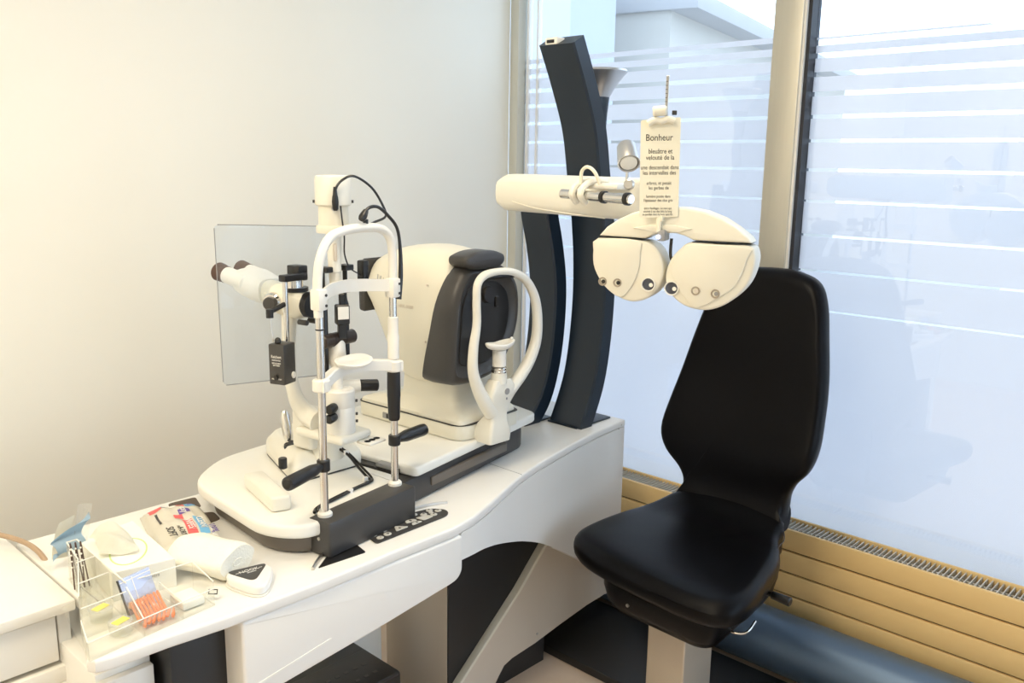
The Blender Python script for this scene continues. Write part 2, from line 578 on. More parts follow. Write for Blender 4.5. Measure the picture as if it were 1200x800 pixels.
# ceiling luminaires (behind and above the camera)
for (lx, ly, lz), pw in LAMPS:
    t = thing('ceiling_light', 'square warm ceiling light set in the ceiling at ' + ('the back wall' if lx < -.5 else 'the camera side' if lx < 1 else 'the desk side'), 'ceiling light', (lx, ly, lz))
    one('light_frame', M_WHITE, t, box, lx - .31, lx + .31, ly - .31, ly + .31, 2.588, 2.6, .003)
    one('diffuser', M_LAMP, t, box, lx - .28, lx + .28, ly - .28, ly + .28, 2.584, 2.59)

# ------------------------------------------------------------------ outside
one('ground_outside', M_STREET, None, box, WX + .3, 30, -20, 25, -.3, -.2, kind='structure')

def building(name, label, m, corner, az, length, depth, height, wins=(), roof=None):
    ca, sa = math.cos(az), math.sin(az)
    M = Matrix(((ca, -sa, 0, corner[0]), (sa, ca, 0, corner[1]), (0, 0, 1, 0), (0, 0, 0, 1)))
    t = thing(name, label, 'building', (corner[0], corner[1], -.2), az)
    one('wall', m, t, box, 0, length, 0, depth, -.2, height, M=M)
    if roof:
        one('roof_edge', M_ROOF, t, box, -.05, length + .1, -roof[0], depth, height - .001, height + roof[1], .01, M=M)
    for x0, x1, z0, z1 in wins:
        f = one('window_frame', M_FACADE, t, box, x0 - .08, x1 + .08, -.05, .02, z0 - .08, z1 + .08, .01, M=M)
        one('pane', M_EXTWIN, f, box, x0, x1, -.062, -.04, z0, z1, M=M)
    return t

# a low beige building whose side wall runs away to the right
building('building', 'low beige building with grey roof edge behind the left window pane', M_FACADEB, (7.5, 5.02), R(13), 9, 4, 3.05, (), (.28, .16))
building('building', 'blue grey building wall seen beside the window jamb', M_FACADEC, (6.6, 5.0), R(100), 6, .8, 5.2)
building('building', 'white building across the street behind the right window pane', M_FACADE, (13.5, 3.4), R(-80), 16, 5, 6.5,
         [(.9, 1.6, 2.7, 4.4), (2.6, 3.2, 2.7, 4.4), (4.2, 4.9, 2.7, 4.4), (6.0, 6.8, 2.7, 4.4)], (.2, .15))

one('ledge_outside', M_FACADE, None, box, WX + .17, WX + .55, -3.0, 4, .38, .44, .01, kind='structure')

# ------------------------------------------------------------------ radiator
rad = thing('radiator', 'long low radiator of beige flat panels below the window', 'radiator', (2.66, .9, .06))
RY0, RY1 = -1.0, 2.45
for k in range(5):
    z1 = .437 - k * .0765
    one('panel', M_RAD, rad, box, 2.60, 2.614, RY0, RY1, z1 - .0715, z1, .004)
one('rear_panel', M_RAD, rad, box, 2.700, 2.712, RY0, RY1, .06, .437, .004)
one('gap_shade_sheet', M_GAPSHADE, rad, box, 2.6142, 2.6149, RY0, RY1, .066, .425)  # thin dark sheet added as the shade seen between the panels
one('lower_collector', M_RAD, rad, box, 2.614, 2.70, RY0, RY1, .065, .10)
one('divider', M_FIN, rad, box, 2.650, 2.656, RY0, RY1, .10, .424)
finme = None
y = -.40
while y < 2.42:
    if finme is None:
        fo = one('fin', M_FIN, rad, box, 2.615, 2.699, y - .0016, y + .0016, .12, .431)
        finme = fo.data
        y00 = y
    else:
        fo = bpy.data.objects.new('fin', finme)
        COL.objects.link(fo)
        fo.parent = rad
        fo.location = (0, y - y00, 0)
    y += .0145
for sx in (-.9, .4, 1.6):
    one('foot', M_RAD, rad, box, 2.64, 2.68, sx, sx + .05, 0, .066)

pipe = thing('floor_duct', 'thick rounded grey metal duct on the floor under the radiator', 'duct', (2.5, .6, 0))
cyl_bm = bmesh.new()
cyl(cyl_bm, (2.497, -1.2, .098), (2.497, 2.3, .098), .096, seg=40)
obj('duct_tube', cyl_bm, M_PIPE, pipe)
one('saddle', M_PIPE, pipe, box, 2.46, 2.54, -.4, -.36, 0, .02)
one('saddle', M_PIPE, pipe, box, 2.46, 2.54, 1.9, 1.94, 0, .02)

# ------------------------------------------------------------------ desk unit
desk = thing('refraction_desk', 'long white refraction desk with curved front and arched leg', 'desk', (1.45, 1.72, 0))
FRONT = [(.508, 1.470), (.516, 1.456), (.545, 1.449), (.64, 1.446), (.75, 1.434), (.95, 1.428), (1.18, 1.436), (1.34, 1.436), (1.42, 1.452), (1.508, 1.483), (1.60, 1.522), (1.722, 1.570),
         (1.82, 1.598), (1.92, 1.622), (2.05, 1.650), (2.196, 1.676), (2.30, 1.688), (2.372, 1.694)]

def fy(x):
    for (a, b), (c, d) in zip(FRONT[1:], FRONT[2:]):
        if a <= x <= c:
            return b + (d - b) * (x - a) / (c - a)
    return FRONT[-1][1] if x > 1 else FRONT[1][1]

topo = [Vector(p) for p in FRONT] + [Vector((2.372, 2.06)), Vector((.585, 2.06)), Vector((.583, 1.700))]
one('desk_top', M_WHITE, desk, prism, topo, .724, .75, 'z', .006, 3)
# seam between the two halves of the top
one('seam', M_GREY, desk, box, 1.7205, 1.7225, 1.572, 2.05, .7485, .7503)
# drawer box under the front edge
apr = [(.782, .724), (1.368, .724), (1.368, .63), (1.352, .612), (1.33, .607), (1.10, .578), (.86, .553), (.782, .542)]
ab = bmesh.new()
prism(ab, rpoly(apr, [.008, .012, .03, .02, .012, 0, 0, .02]), 1.4355, 1.62, 'y', .007, 3)
apron = obj('drawer_box', ab, M_WHITE, desk)
one('fold_line', M_WHITE2, apron, prism, [(.80, .578), (.98, .606), (.985, .609), (.98, .610), (.80, .582)], 1.4335, 1.438, 'y')

# swept front shell with the arch cut out below
ARCH_K = [(1.369, .655), (1.44, .647), (1.515, .630), (1.613, .595), (1.721, .552), (1.818, .509), (1.911, .459), (2.042, .378), (2.172, .291), (2.266, .214), (2.372, .124)]
ARCH = [(p.x, p.y) for p in spline([(a, b, 0) for a, b in ARCH_K], 6)]

def az_(x):
    for (a, b), (c, d) in zip(ARCH, ARCH[1:]):
        if a <= x <= c:
            return b + (d - b) * (x - a) / (c - a)
    return ARCH[-1][1]

xs = [1.369 + (2.372 - 1.369) * i / 36 for i in range(37)]
rings = []
for x in xs:
    yy = fy(x) + .001
    rings.append([(x, yy, .7245), (x, yy + .025, .7245), (x, yy + .025, az_(x)), (x, yy, az_(x))])
sb = bmesh.new()
loft(sb, rings)
obj('front_shell', sb, M_WHITE, desk)
# fin that carries the right half, in a plane of its own behind the shell
fin = [(1.985, .425), (1.858, .303), (1.615, .105), (1.50, .0), (1.70, .0), (1.745, .02), (1.772, .054), (1.794, .078), (1.83, .088), (1.936, .095), (2.06, .112), (2.20, .128), (2.366, .135), (2.366, .15), (2.27, .235), (2.172, .312), (2.05, .395)]
one('leg_fin', M_BEIGEMET, desk, prism, fin, 1.6965, 1.722, 'y', label='pale beige swept leg fin')
one('fin_lit_edge', M_CREAM, desk, prism, [(1.988, .428), (1.982, .422), (1.858, .3035), (1.615, .1055), (1.50, .0005), (1.488, .0005), (1.606, .112), (1.849, .311), (1.975, .434)], 1.690, 1.722, 'y', .002, 2, label='edge strip of the leg fin painted in its lit cream tone')  # side face of the fin, its brighter lighting painted as cream
b_ = bmesh.new()
tube(b_, [(x, fy(x) + .020, az_(x) + .001) for x in (1.95, 2.0, 2.05, 2.12, 2.196, 2.30, 2.365)], .004, 8, 4)
obj('fin_top_edge', b_, M_WHITE, desk)
# black infill and column
infp = [(1.578, .001), (2.0, .001), (2.02, .46), (1.85, .55), (1.70, .62), (1.578, .66)]
one('infill_panel', M_SATIN, desk, prism, infp, 1.715, 1.722, 'y')
one('column', M_BEIGEMET, desk, box, 1.576, 1.90, 1.7205, 2.0, 0, .724, .003)
one('side_panel', M_WHITE, desk, box, 2.345, 2.3715, 1.73, 2.05, .10, .7245, .003)
one('back_panel', M_WHITE, desk, box, 1.90, 2.345, 2.02, 2.05, .02, .7245, .003)
one('screw', M_STEEL, desk, cyl, (1.945, 1.6975, .125), (1.945, 1.694, .125), .004, seg=12)
one('screw', M_STEEL, desk, cyl, (2.335, fy(2.335) - .001, .725), (2.335, fy(2.335) + .004, .725), .003, seg=12)
one('screw', M_STEEL, desk, cyl, (2.350, fy(2.350) - .001, .735), (2.350, fy(2.350) + .004, .735), .003, seg=12)
# left support under the desk
one('support_leg', M_SATIN, desk, box, .668, .90, 1.505, 1.95, 0, .724, .004)

# key panel let into the top
kp = rpoly([(1.150, 1.490), (1.378, 1.498), (1.400, 1.525), (1.375, 1.562), (1.30, 1.575), (1.165, 1.560)], [.012, .02, .02, .02, .05, .02])
kpo = one('key_panel', M_DGREY, desk, prism, kp, .7502, .7530, 'z', .001, 1, label='dark curved panel with pale round keys')
def key(cx, cy, r, sx=1.0, rot=0, m=M_PALE):
    b = bmesh.new()
    M = Matrix.Translation((cx, cy, .753)) @ Matrix.Rotation(rot, 4, 'Z') @ Matrix.Diagonal((sx, 1, 1, 1))
    r *= .78
    lathe(b, [(r, 0), (r, .0012), (r * .85, .002)], (0, 0, 0), None, 16, M)
    k = obj('key', b, m, kpo)
    b = bmesh.new()
    lathe(b, [(r * .35, 0), (r * .35, .0004)], (0, 0, .002), None, 8, M)
    return k, b
kk = [(1.175, 1.508, .010), (1.200, 1.512, .011), (1.173, 1.529, .009), (1.205, 1.533, .009), (1.222, 1.549, .008), (1.247, 1.560, .009), (1.268, 1.551, .009),
      (1.318, 1.556, .009), (1.335, 1.541, .010), (1.362, 1.551, .010), (1.377, 1.535, .010), (1.353, 1.524, .010), (1.356, 1.538, .007)]
for i, (x, y, r) in enumerate(kk):
    k, b = key(x, y, r, 1.15, 0, M_GREY if 2 < i < 7 else M_KEY)
    b.transform(WM[kpo.name].inverted())
    b.free()
for tri in ([(1.222, 1.508), (1.262, 1.509), (1.238, 1.535)], [(1.268, 1.527), (1.30, 1.522), (1.298, 1.537), (1.276, 1.542)],
            [(1.272, 1.508), (1.306, 1.510), (1.300, 1.519), (1.278, 1.520)], [(1.312, 1.512), (1.345, 1.514), (1.338, 1.531), (1.305, 1.538)]):
    one('key', M_KEY, kpo, prism, rpoly(tri, .006, 3), .753, .7552, 'z', .0007, 1)
for x, y, s in ((1.175, 1.508, '-'), (1.2, 1.512, 'o'), (1.239, 1.516, '4'), (1.335, 1.541, '<'), (1.362, 1.551, '^'), (1.377, 1.535, '>'), (1.353, 1.524, 'v'), (1.29, 1.514, 'o'), (1.285, 1.531, '8')):
    lettering('key_mark', s, .012, Matrix.Translation((x, y, .7556)), M_INK, kpo)
one('status_light', M_BLED, kpo, cyl, (1.198, 1.553, .753), (1.198, 1.553, .7555), .003, seg=10)
# silvery curved band and black card slot beside it
one('curved_rim', M_STEEL, desk, tube, [(.976, 1.483, .7510), (1.01, 1.512, .7525), (1.055, 1.540, .7530), (1.115, 1.562, .7525), (1.15, 1.571, .751)], .0075, 8, 8, True, None, .45)
one('curved_rim', M_STEEL, desk, tube, [(1.30, 1.585, .7510), (1.345, 1.584, .7530), (1.39, 1.575, .7530), (1.43, 1.560, .751)], .006, 8, 8, True, None, .5)
one('card_slot', M_BLACK, desk, prism, rpoly([(.988, 1.482), (1.109, 1.474), (1.123, 1.546), (1.07, 1.543)], .006), .7502, .7512, 'z')
# cable openings at the back of the top
one('cable_opening', M_GAPSHADE, desk, prism, rpoly([(.90, 1.955), (.98, 1.97), (1.0, 2.04), (.93, 2.045)], .01), .7502, .7508, 'z')
one('cable_opening', M_GAPSHADE, desk, prism, rpoly([(.93, 1.86), (.975, 1.865), (.985, 1.92), (.955, 1.935)], .012), .7502, .7508, 'z')

# ------------------------------------------------------------------ the two curved black columns
def arc(name_bm, prof, y0, y1, th):
    P = spline(prof, 10)
    rings = []
    n = len(P)
    for i in range(n):
        T = (P[min(i + 1, n - 1)] - P[max(i - 1, 0)]).normalized()
        N = V(T.z, 0, -T.x)            # away from the examiner
        a = P[i]
        b = P[i] + N * th
        e = .006
        rings.append([(a.x, y0 + e, a.z), (a.x + N.x * e, y0, a.z + N.z * e), (b.x - N.x * e, y0, b.z - N.z * e), (b.x, y0 + e, b.z),
                      (b.x, y1 - e, b.z), (b.x - N.x * e, y1, b.z - N.z * e), (a.x + N.x * e, y1, a.z + N.z * e), (a.x, y1 - e, a.z)])
    loft(name_bm, rings)

colm = thing('lamp_column', 'tall curved black column with cream plug on top at desk end', 'column', (2.19, 1.79, .75))
b = bmesh.new()
arc(b, [(2.165, 0, .752), (2.232, 0, .90), (2.262, 0, 1.07), (2.268, 0, 1.24), (2.252, 0, 1.41), (2.222, 0, 1.56), (2.192, 0, 1.70), (2.135, 0, 1.83), (2.075, 0, 1.945)], 1.722, 1.860, .060)
obj('curved_post', b, M_ARC, colm)
one('base_plate', M_ARC, colm, box, 2.16, 2.345, 1.735, 1.86, .7502, .757, .002)
pl = one('socket_plug', M_PALE, colm, box, 2.075, 2.115, 1.785, 1.835, 1.945, 1.968, .006)
one('socket_slot', M_BLACK, pl, box, 2.0735, 2.08, 1.795, 1.826, 1.950, 1.961, .003)
# lamp head behind the column
b = bmesh.new()
rings = []
for yl, yr, z, x0, x1 in ((1.772, 1.800, 1.70, 2.31, 2.35), (1.766, 1.806, 1.76, 2.30, 2.35), (1.762, 1.815, 1.81, 2.285, 2.36), (1.745, 1.830, 1.845, 2.27, 2.38), (1.725, 1.85, 1.872, 2.255, 2.40), (1.706, 1.86, 1.889, 2.245, 2.41), (1.710, 1.855, 1.896, 2.25, 2.405)):
    cx, cy = (x0 + x1) / 2, (yl + yr) / 2 + .022
    rings.append([(cx + (x1 - x0) / 2 * math.cos(a), cy + (yr - yl) / 2 * math.sin(a), z) for a in [2 * math.pi * k / 24 for k in range(24)]])
loft(b, rings[2:])
lh = obj('lamp_head', b, M_SILVER, colm, label='flared silver lamp head')
b = bmesh.new()
loft(b, rings[:3])
tube(b, [(2.33, 1.808, 1.71), (2.335, 1.81, 1.66), (2.32, 1.81, 1.60), (2.29, 1.80, 1.55)], .018, 10, 6)
obj('lamp_stem', b, M_ARC, colm)

pha = thing('phoropter_stand', 'shorter curved black column carrying the cream horizontal phoropter beam', 'arm', (2.13, 1.94, .75))
b = bmesh.new()
arc(b, [(2.06, 0, .752), (2.135, 0, .83), (2.175, 0, .93), (2.197, 0, 1.06), (2.200, 0, 1.20), (2.180, 0, 1.32), (2.150, 0, 1.43), (2.140, 0, 1.515)], 1.872, 1.992, .060)
obj('curved_post', b, M_ARC, pha)
one('base_plate', M_ARC, pha, box, 2.07, 2.20, 1.875, 1.99, .7502, .757, .002)
# hinge link, hidden behind the beam, from the column top to the beam
one('hinge_link', M_PALE, pha, box, -.02, .42, -.025, .025, 1.492, 1.54, .01, 2, frame((2.18, 1.93, 0), (-.83, -.555, 0), (.555, -.83, 0), (0, 0, 1)))
# the beam: shallow curved box from (1.70,1.655) to (1.715,1.205)
b = bmesh.new()
rings = []
NB = 24
for i in range(NB + 1):
    t = i / NB
    x = 1.70 + .012 * t
    y_ = 1.665 - .475 * t
    zc = 1.522 - .004 * t
    h = (.049 + .002 * t)
    if t < .06:
        h *= math.sqrt(max(.0, 1 - ((.06 - t) / .06) ** 2)) * .25 + .75
    d = .05
    sec = []
    for k in range(20):
        a = 2 * math.pi * k / 20
        ca, sa = math.cos(a), math.sin(a)
        ex = .55
        px = math.copysign(abs(ca) ** ex, ca) * d
        pz = math.copysign(abs(sa) ** ex, sa) * h
        sec.append((x + .05 + px, y_, zc + pz))
    rings.append(sec)
loft(b, rings)
bo = obj('beam', b, M_IVORY, pha, label='cream horizontal beam')
b = bmesh.new()
tube(b, [(1.697, 1.60, 1.50), (1.696, 1.52, 1.487), (1.699, 1.42, 1.479), (1.704, 1.30, 1.472)], .0012, 6, 6)
obj('shell_joint', b, M_CREAM, bo)
one('end_cap', M_PALE, pha, prism, rpoly([(1.715, 1.468), (1.80, 1.468), (1.80, 1.57), (1.715, 1.57)], .02), 1.176, 1.192, 'y', .005)
# chrome rod and clamp rings in front of the beam
r0, r1 = V(1.66, 1.40, 1.528), V(1.62, 1.165, 1.524)
rd = (r1 - r0).normalized()
one('rod', M_CHROME, pha, cyl, r0, r1, .0115, seg=20, bev=.002)
for k, (s, m) in enumerate(((.145, M_BLACK), (.222, M_BLACK))):
    q = r0 + rd * s
    one('ring', m, pha, cyl, q, q + rd * .009, .0145, seg=20)
for s in (.055, .085):
    q = r0 + rd * s
    b = bmesh.new()
    tube(b, [q + V(0.0, 0, -.018), q + V(-.018, 0, 0), q + V(-.008, 0, .020), q + V(.022, -.01, .036), q + V(.055, -.02, .033)], .007, 8, 6, True, None, 1.3)
    obj('clamp_band', b, M_IVORY, pha)
b = bmesh.new()
tube(b, [r0 + rd * .068 + V(.0, 0, .025), r0 + rd * .07 + V(0, 0, .055), r0 + rd * .09 + V(0, 0, .066), r0 + rd * .115 + V(0, 0, .055), r0 + rd * .125 + V(.01, 0, .028)], .0042, 8, 8)
obj('hose_loop', b, M_CARD, pha)
b = bmesh.new()
box(b, 1.66, 1.72, 1.235, 1.33, 1.542, 1.556, .005)
obj('rod_bracket', b, M_PALE, pha)
one('tilt_knob', M_STEEL, pha, cyl, (1.640, 1.185, 1.556), (1.622, 1.176, 1.556), .012, seg=20, bev=.003)
# small spot lamp above the rod
sp = bmesh.new()
cyl(sp, (1.655, 1.205, 1.55), (1.655, 1.205, 1.585), .0035, seg=10)
spo = obj('spot_stem', sp, M_STEEL, pha)
sp = bmesh.new()
A = V(1.672, 1.222, 1.640)
Bv = V(1.640, 1.190, 1.600)
lathe(sp, [(.0, 0), (.020, .0), (.0225, .004), (.0255, .055), (.0255, .058), (.022, .058), (.020, .050), (0, .050)], A, Bv, 24)
so = obj('spot_lamp', sp, M_SILVER, pha, label='small pale spot lamp')
sp = bmesh.new()
dd = (Bv - A).normalized()
lathe(sp, [(.0, 0), (.0195, 0), (.0195, .004), (0, .006)], A + dd * .0525, A + dd, 20)
obj('lens', sp, M_PALE, so)

# ------------------------------------------------------------------ phoropter
PH = V(1.622, 1.048, 1.408)
PA, PN = V(.32, -.947, 0).normalized(), V(.947, .32, 0).normalized()
PM = frame(PH, PA, PN, (0, 0, 1))
def ph(px, py):
    return ((px - 787) / 527.0, (310 - py + .0407 * (px - 787)) / 530.0)
pho = thing('phoropter', 'cream phoropter with two rounded lens heads hanging from the beam', 'phoropter', (PH.x, PH.y, PH.z - .11), math.atan2(PA.y, PA.x))
LH = [ph(*p) for p in ((701, 289), (728, 290), (757, 292), (771, 300), (779, 315), (780, 332), (774, 347), (762, 358), (746, 362), (730, 358), (716, 348), (705, 335), (698, 320), (696.5, 303))]
RH = [ph(*p) for p in ((810, 293), (845, 295), (873, 296), (880, 305), (880, 320), (874, 338), (862, 353), (846, 364), (828, 368.5), (808, 365), (794, 356), (785, 343), (783, 328), (788, 312), (798, 300))]
def closed_spline(pts, n=4):
    N = len(pts)
    out = []
    for i in range(N):
        a, b_, c, d = (Vector(pts[(i + k) % N]) for k in (-1, 0, 1, 2))
        for k in range(n):
            t = k / n
            out.append(0.5 * ((2 * b_) + (c - a) * t + (2 * a - 5 * b_ + 4 * c - d) * t * t + (3 * b_ - 3 * c + d - a) * t ** 3))
    return out
for name, out, lens, holes, facet in (('left', LH, (764, 341), ((710, 339), (728, 340)), [(701, 290), (750, 291), (753, 305), (752, 325), (744, 345), (732, 357), (716, 348), (705, 335), (698, 320), (697, 303)]),
                                      ('right', RH, (791, 344.5), ((818.5, 346.5), (840.5, 349)), [(810, 295), (872, 297), (872, 310), (866, 330), (856, 345), (821, 366), (806, 354), (797, 341), (790, 325), (795, 310), (801, 301)])):
    b = bmesh.new()
    prism(b, closed_spline(out), -.035, .03, 'y', .006, 3, PM)
    hd = obj('lens_head', b, M_CREAM, pho)
    b = bmesh.new()
    prism(b, closed_spline([ph(*p) for p in facet], 3), -.0395, -.034, 'y', .0025, 2, PM)
    obj('cover_plate', b, M_CREAM, hd)
    cx, cz = ph(*lens)
    b = bmesh.new()
    lathe(b, [(.0155, -.003), (.0155, .003), (.0135, .003), (.0125, -.002)], PM @ V(cx, -.037, cz), PM @ V(cx, -1, cz), 24)
    obj('aperture_ring', b, M_PALE, hd)
    b = bmesh.new()
    lathe(b, [(0, 0), (.0135, 0), (.0135, .001), (0, .001)], PM @ V(cx, -.0362, cz), PM @ V(cx, -1, cz), 24)
    obj('aperture', b, M_LENS, hd)
    b = bmesh.new()
    lathe(b, [(0, 0), (.0045, 0), (.0045, .0006), (0, .0006)], PM @ V(cx + .006, -.0374, cz - .001), PM @ V(cx + .006, -1, cz - .001), 16)
    obj('aperture_glint', b, M_PALE, hd)  # pale disc painted on as a highlight in the dark aperture
    for i, hpt in enumerate(holes):
        hx, hz = ph(*hpt)
        b = bmesh.new()
        lathe(b, [(0, 0), (.0095, 0), (.0095, .003), (.0075, .003), (.006, .0005), (0, .0005)], PM @ V(hx, -.0385, hz), PM @ V(hx, -1, hz), 18)
        obj('dial', b, M_TAUPEL, hd)
        b = bmesh.new()
        lathe(b, [(0, 0), (.0045, 0), (.0045, .0025), (0, .0025)], PM @ V(hx + .002, -.0385, hz), PM @ V(hx + .002, -1, hz), 12)
        obj('dial_hub', b, M_BEIGEMET if (name == 'right' and i == 0) else M_GREY if name == 'right' else M_BLACK, hd)
br = [ph(*p) for p in ((703, 286), (712, 276), (726, 267), (742, 260), (760, 255.5), (780, 254), (802, 255), (822, 259), (842, 267), (858, 277), (872, 288), (875, 293), (858, 292.5), (835, 291.5), (812, 290.5), (803, 286), (793, 283), (782, 282.5), (768, 284), (757, 289), (740, 288), (720, 287))]
b = bmesh.new()
prism(b, br, -.036, .03, 'y', .005, 3, PM)
bri = obj('bridge', b, M_CREAM, pho)
b = bmesh.new()
prism(b, [ph(*p) for p in ((743, 277), (762, 273.5), (790, 273.5), (811, 278), (795, 282), (782, 281), (768, 282))], -.040, -.034, 'y', .002, 2, PM)
obj('bridge_relief', b, M_CREAM, bri)
b = bmesh.new()
for x0, x1, y0, y1 in ((702, 757, 287.6, 290.3), (811, 874, 292.0, 295.0)):
    a0, a1 = ph(x0, y0), ph(x1, y1 - 1.2)
    prism(b, [(a0[0], a0[1]), (a1[0], a0[1] + .0006), (a1[0], a1[1] - .0012), (a0[0], a1[1] - .003)], -.033, .027, 'y', 0, 1, PM)
obj('joint_gap', b, M_BLACK, pho)
# hanger clamp in the middle
b = bmesh.new()
p_ = ph(774, 272)
box(b, p_[0] - .005, p_[0] + .005, -.050, -.034, p_[1] - .018, p_[1] + .016, .003, 2, PM)
box(b, p_[0] + .003, p_[0] + .009, -.050, -.034, p_[1] + .005, p_[1] + .018, .002, 2, PM)
hc = obj('card_rod_clamp', b, M_CARD, pho)
b = bmesh.new()
p_ = ph(776, 285)
box(b, p_[0] - .006, p_[0] + .012, -.05, -.01, p_[1] - .012, p_[1] + .012, .004, 2, PM)
pd = obj('level_mount', b, M_GREY, pho)
b = bmesh.new()
ball(b, (p_[0] - .002, -.052, p_[1] - .003), .0045, (1, 1, 1), 10, PM)
obj('level_light', b, M_WLED, pd)
b = bmesh.new()
q0, q1, q2 = ph(783, 290), ph(783, 310), ph(787, 321)
tube(b, [(q0[0], 0, q0[1]), (q1[0], 0, q1[1]), (q2[0], .01, q2[1])], .0035, 8, 6, True, PM)
obj('nose_stop', b, M_DGREY, pho)
b = bmesh.new()
p_ = ph(760, 250)
box(b, p_[0] - .01, p_[0] + .05, -.02, .03, p_[1] - .01, p_[1] + .02, .006, 2, PM)
cyl(b, (p_[0] - .03, .02, p_[1] + .035), (p_[0] + .02, .005, p_[1] + .01), .008, seg=12, M=PM)
obj('hanger', b, M_IVORY, pho)

# ------------------------------------------------------------------ reading card on its rod
CA = V(.56, -.828, 0).normalized()        # the card faces the camera almost squarely
CN = V(.828, .56, 0).normalized()
CC = V(1.566, 1.058, 1.600)
CM = frame(CC, CA, CN, (0, 0, 1))
card = thing('reading_card', 'cream near-vision reading card with French text clipped to a rod', 'card', CC, math.atan2(CA.y, CA.x))
KS = 549.0
def cd(px, py):
    return ((px - 771) / KS, (190 - py) / KS)
b = bmesh.new()
prism(b, rpoly([cd(747.5, 141), cd(792, 137), cd(794.5, 248), cd(750.5, 250.5)], .004), -.0006, .0006, 'y', 0, 1, CM)
sheet = obj('card_sheet', b, M_CARD, card)
def ctext(s, px, py, size, sx=1.0):
    x, z = cd(px, py)
    M = CM @ Matrix.Translation((x, -.0009, z)) @ Matrix.Rotation(R(90), 4, 'X') @ Matrix.Rotation(R(1.5), 4, 'Z')
    lettering('text_line', s, size, M, M_INK, sheet, 'CENTER', sx, .0001)
ctext('Bonheur', 769, 160, .0190, .84)
for s, y_, sz in (('bleuâtre et', 175, .0140), ('velouté de la', 182, .0140), ('une descendait dans', 193, .0120), ('les intervalles des', 199, .0120),
                  ('arbres, et pesait', 210.5, .0098), ('les gerbes de', 216, .0098), ('lumière posée dans', 225.5, .0080), ("l'épaisseur des clos gris", 230, .0080),
                  ('entre feuillages. Le vent qui', 239, .0064), ('courait à ras des blés le long', 242.5, .0064), ('se perdait dans le bois sans fin', 246, .0064)):
    ctext(s, 771, y_, sz, .80)
# clip and rod
b = bmesh.new()
x, z = cd(768, 131)
lathe(b, [(.0, 0), (.008, .0), (.0105, .003), (.0105, .026), (.008, .029), (0, .029)], CM @ V(x - .014, -.008, z - .001), CM @ V(x + 1, -.008, z + .09), 16)
x, z = cd(770, 143)
tube(b, [(x - .026, -.007, z - .003), (x - .012, -.008, z + .004), (x + .0, -.008, z + .002), (x + .014, -.008, z + .006), (x + .027, -.007, z + .002)], .007, 10, 5, True, CM)
obj('clip', b, M_CREAM, card, label='cream twin-lobed clip')
b = bmesh.new()
x, z = cd(775.5, 92)
x1, z1 = cd(774, 262)
box(b, x - .0035, x + .0035, .002, .006, z1 + .02, z, .001, 1, CM)
rdm = obj('rod', b, M_STEEL, card)
b = bmesh.new()
for k in range(9):
    box(b, x - .0036, x + .0004, .0015, .0025, z - .012 - .008 * k, z - .011 - .008 * k, 0, 1, CM)
obj('scale_marks', b, M_INK, rdm)
b = bmesh.new()
x, z = cd(784, 132)
box(b, x - .004, x + .006, .002, .010, z - .005, z + .004, .001, 1, CM)
x, z = cd(796, 247)
box(b, x - .006, x + .009, .006, .012, z - .004, z + .006, .001, 1, CM)
obj('rod_catch', b, M_DGREY, card)

# ------------------------------------------------------------------ instrument table on the desk
tab = thing('instrument_table', 'white sliding instrument table with charcoal underside on the desk', 'table', tuple(T10 @ V(1.7, 1.58, .75)), R(10))
sl = rpoly([(1.195, 1.42), (1.245, 1.325), (1.560, 1.320), (1.600, 1.40), (1.62, 1.84), (1.42, 1.845), (1.275, 1.76)], [.06, .05, .005, .005, .01, .06, .07], 6)
one('left_top', M_WHITE2, tab, prism, sl, .797, .830, 'z', .010, 4, T10)
bs = rpoly([(1.225, 1.43), (1.27, 1.345), (1.60, 1.34), (1.60, 1.80), (1.43, 1.80), (1.30, 1.73)], [.06, .06, .01, .01, .05, .06], 6)
one('left_underside', M_TAUPE, tab, prism, bs, .7505, .797, 'z', .012, 3, T10)
rp = rpoly([(1.628, 1.346), (2.235, 1.366), (2.28, 1.50), (2.20, 1.86), (1.628, 1.86)], [.02, .03, .04, .05, .01], 6)
one('right_top', M_WHITE2, tab, prism, rp, .820, .847, 'z', .007, 3, T10)
ru = rpoly([(1.56, 1.352), (2.18, 1.375), (2.225, 1.50), (2.15, 1.82), (1.56, 1.82)], [.01, .04, .04, .05, .01], 5)
one('right_underside', M_DGREY, tab, prism, ru, .7505, .819, 'z', .010, 2, T10)
dr = bmesh.new()
box(dr, 1.70, 2.05, 1.352, 1.372, .776, .800, .003, 2, T10 @ Matrix.Rotation(0, 4, 'Z'))
obj('drawer_front', dr, M_TAUPE, tab)
fb = rpoly([(1.277, 1.298), (1.562, 1.293), (1.562, 1.362), (1.277, 1.362)], .006)
fbo = one('front_housing', M_DGREY, tab, prism, fb, .7515, .832, 'z', .004, 2, T10)
one('screw', M_STEEL, fbo, cyl, (1.2775, 1.33, .79), (1.275, 1.33, .79), .004, seg=12, M=T10)
one('rail_recess', M_BLACK, tab, box, 1.602, 1.640, 1.40, 1.80, .8195, .834, M=T10)
one('rail_motor', M_GREY, tab, box, 1.604, 1.626, 1.40, 1.46, .834, .846, .002, M=T10)

# white stop block on the left part
one('stop_block', M_IVORY, None, prism, rpoly([(.978, 1.640), (1.022, 1.625), (1.064, 1.815), (1.018, 1.830)], .012), .831, .866, 'z', .007, 3, label='cream rectangular block lying on the left part of the table', cat='block')

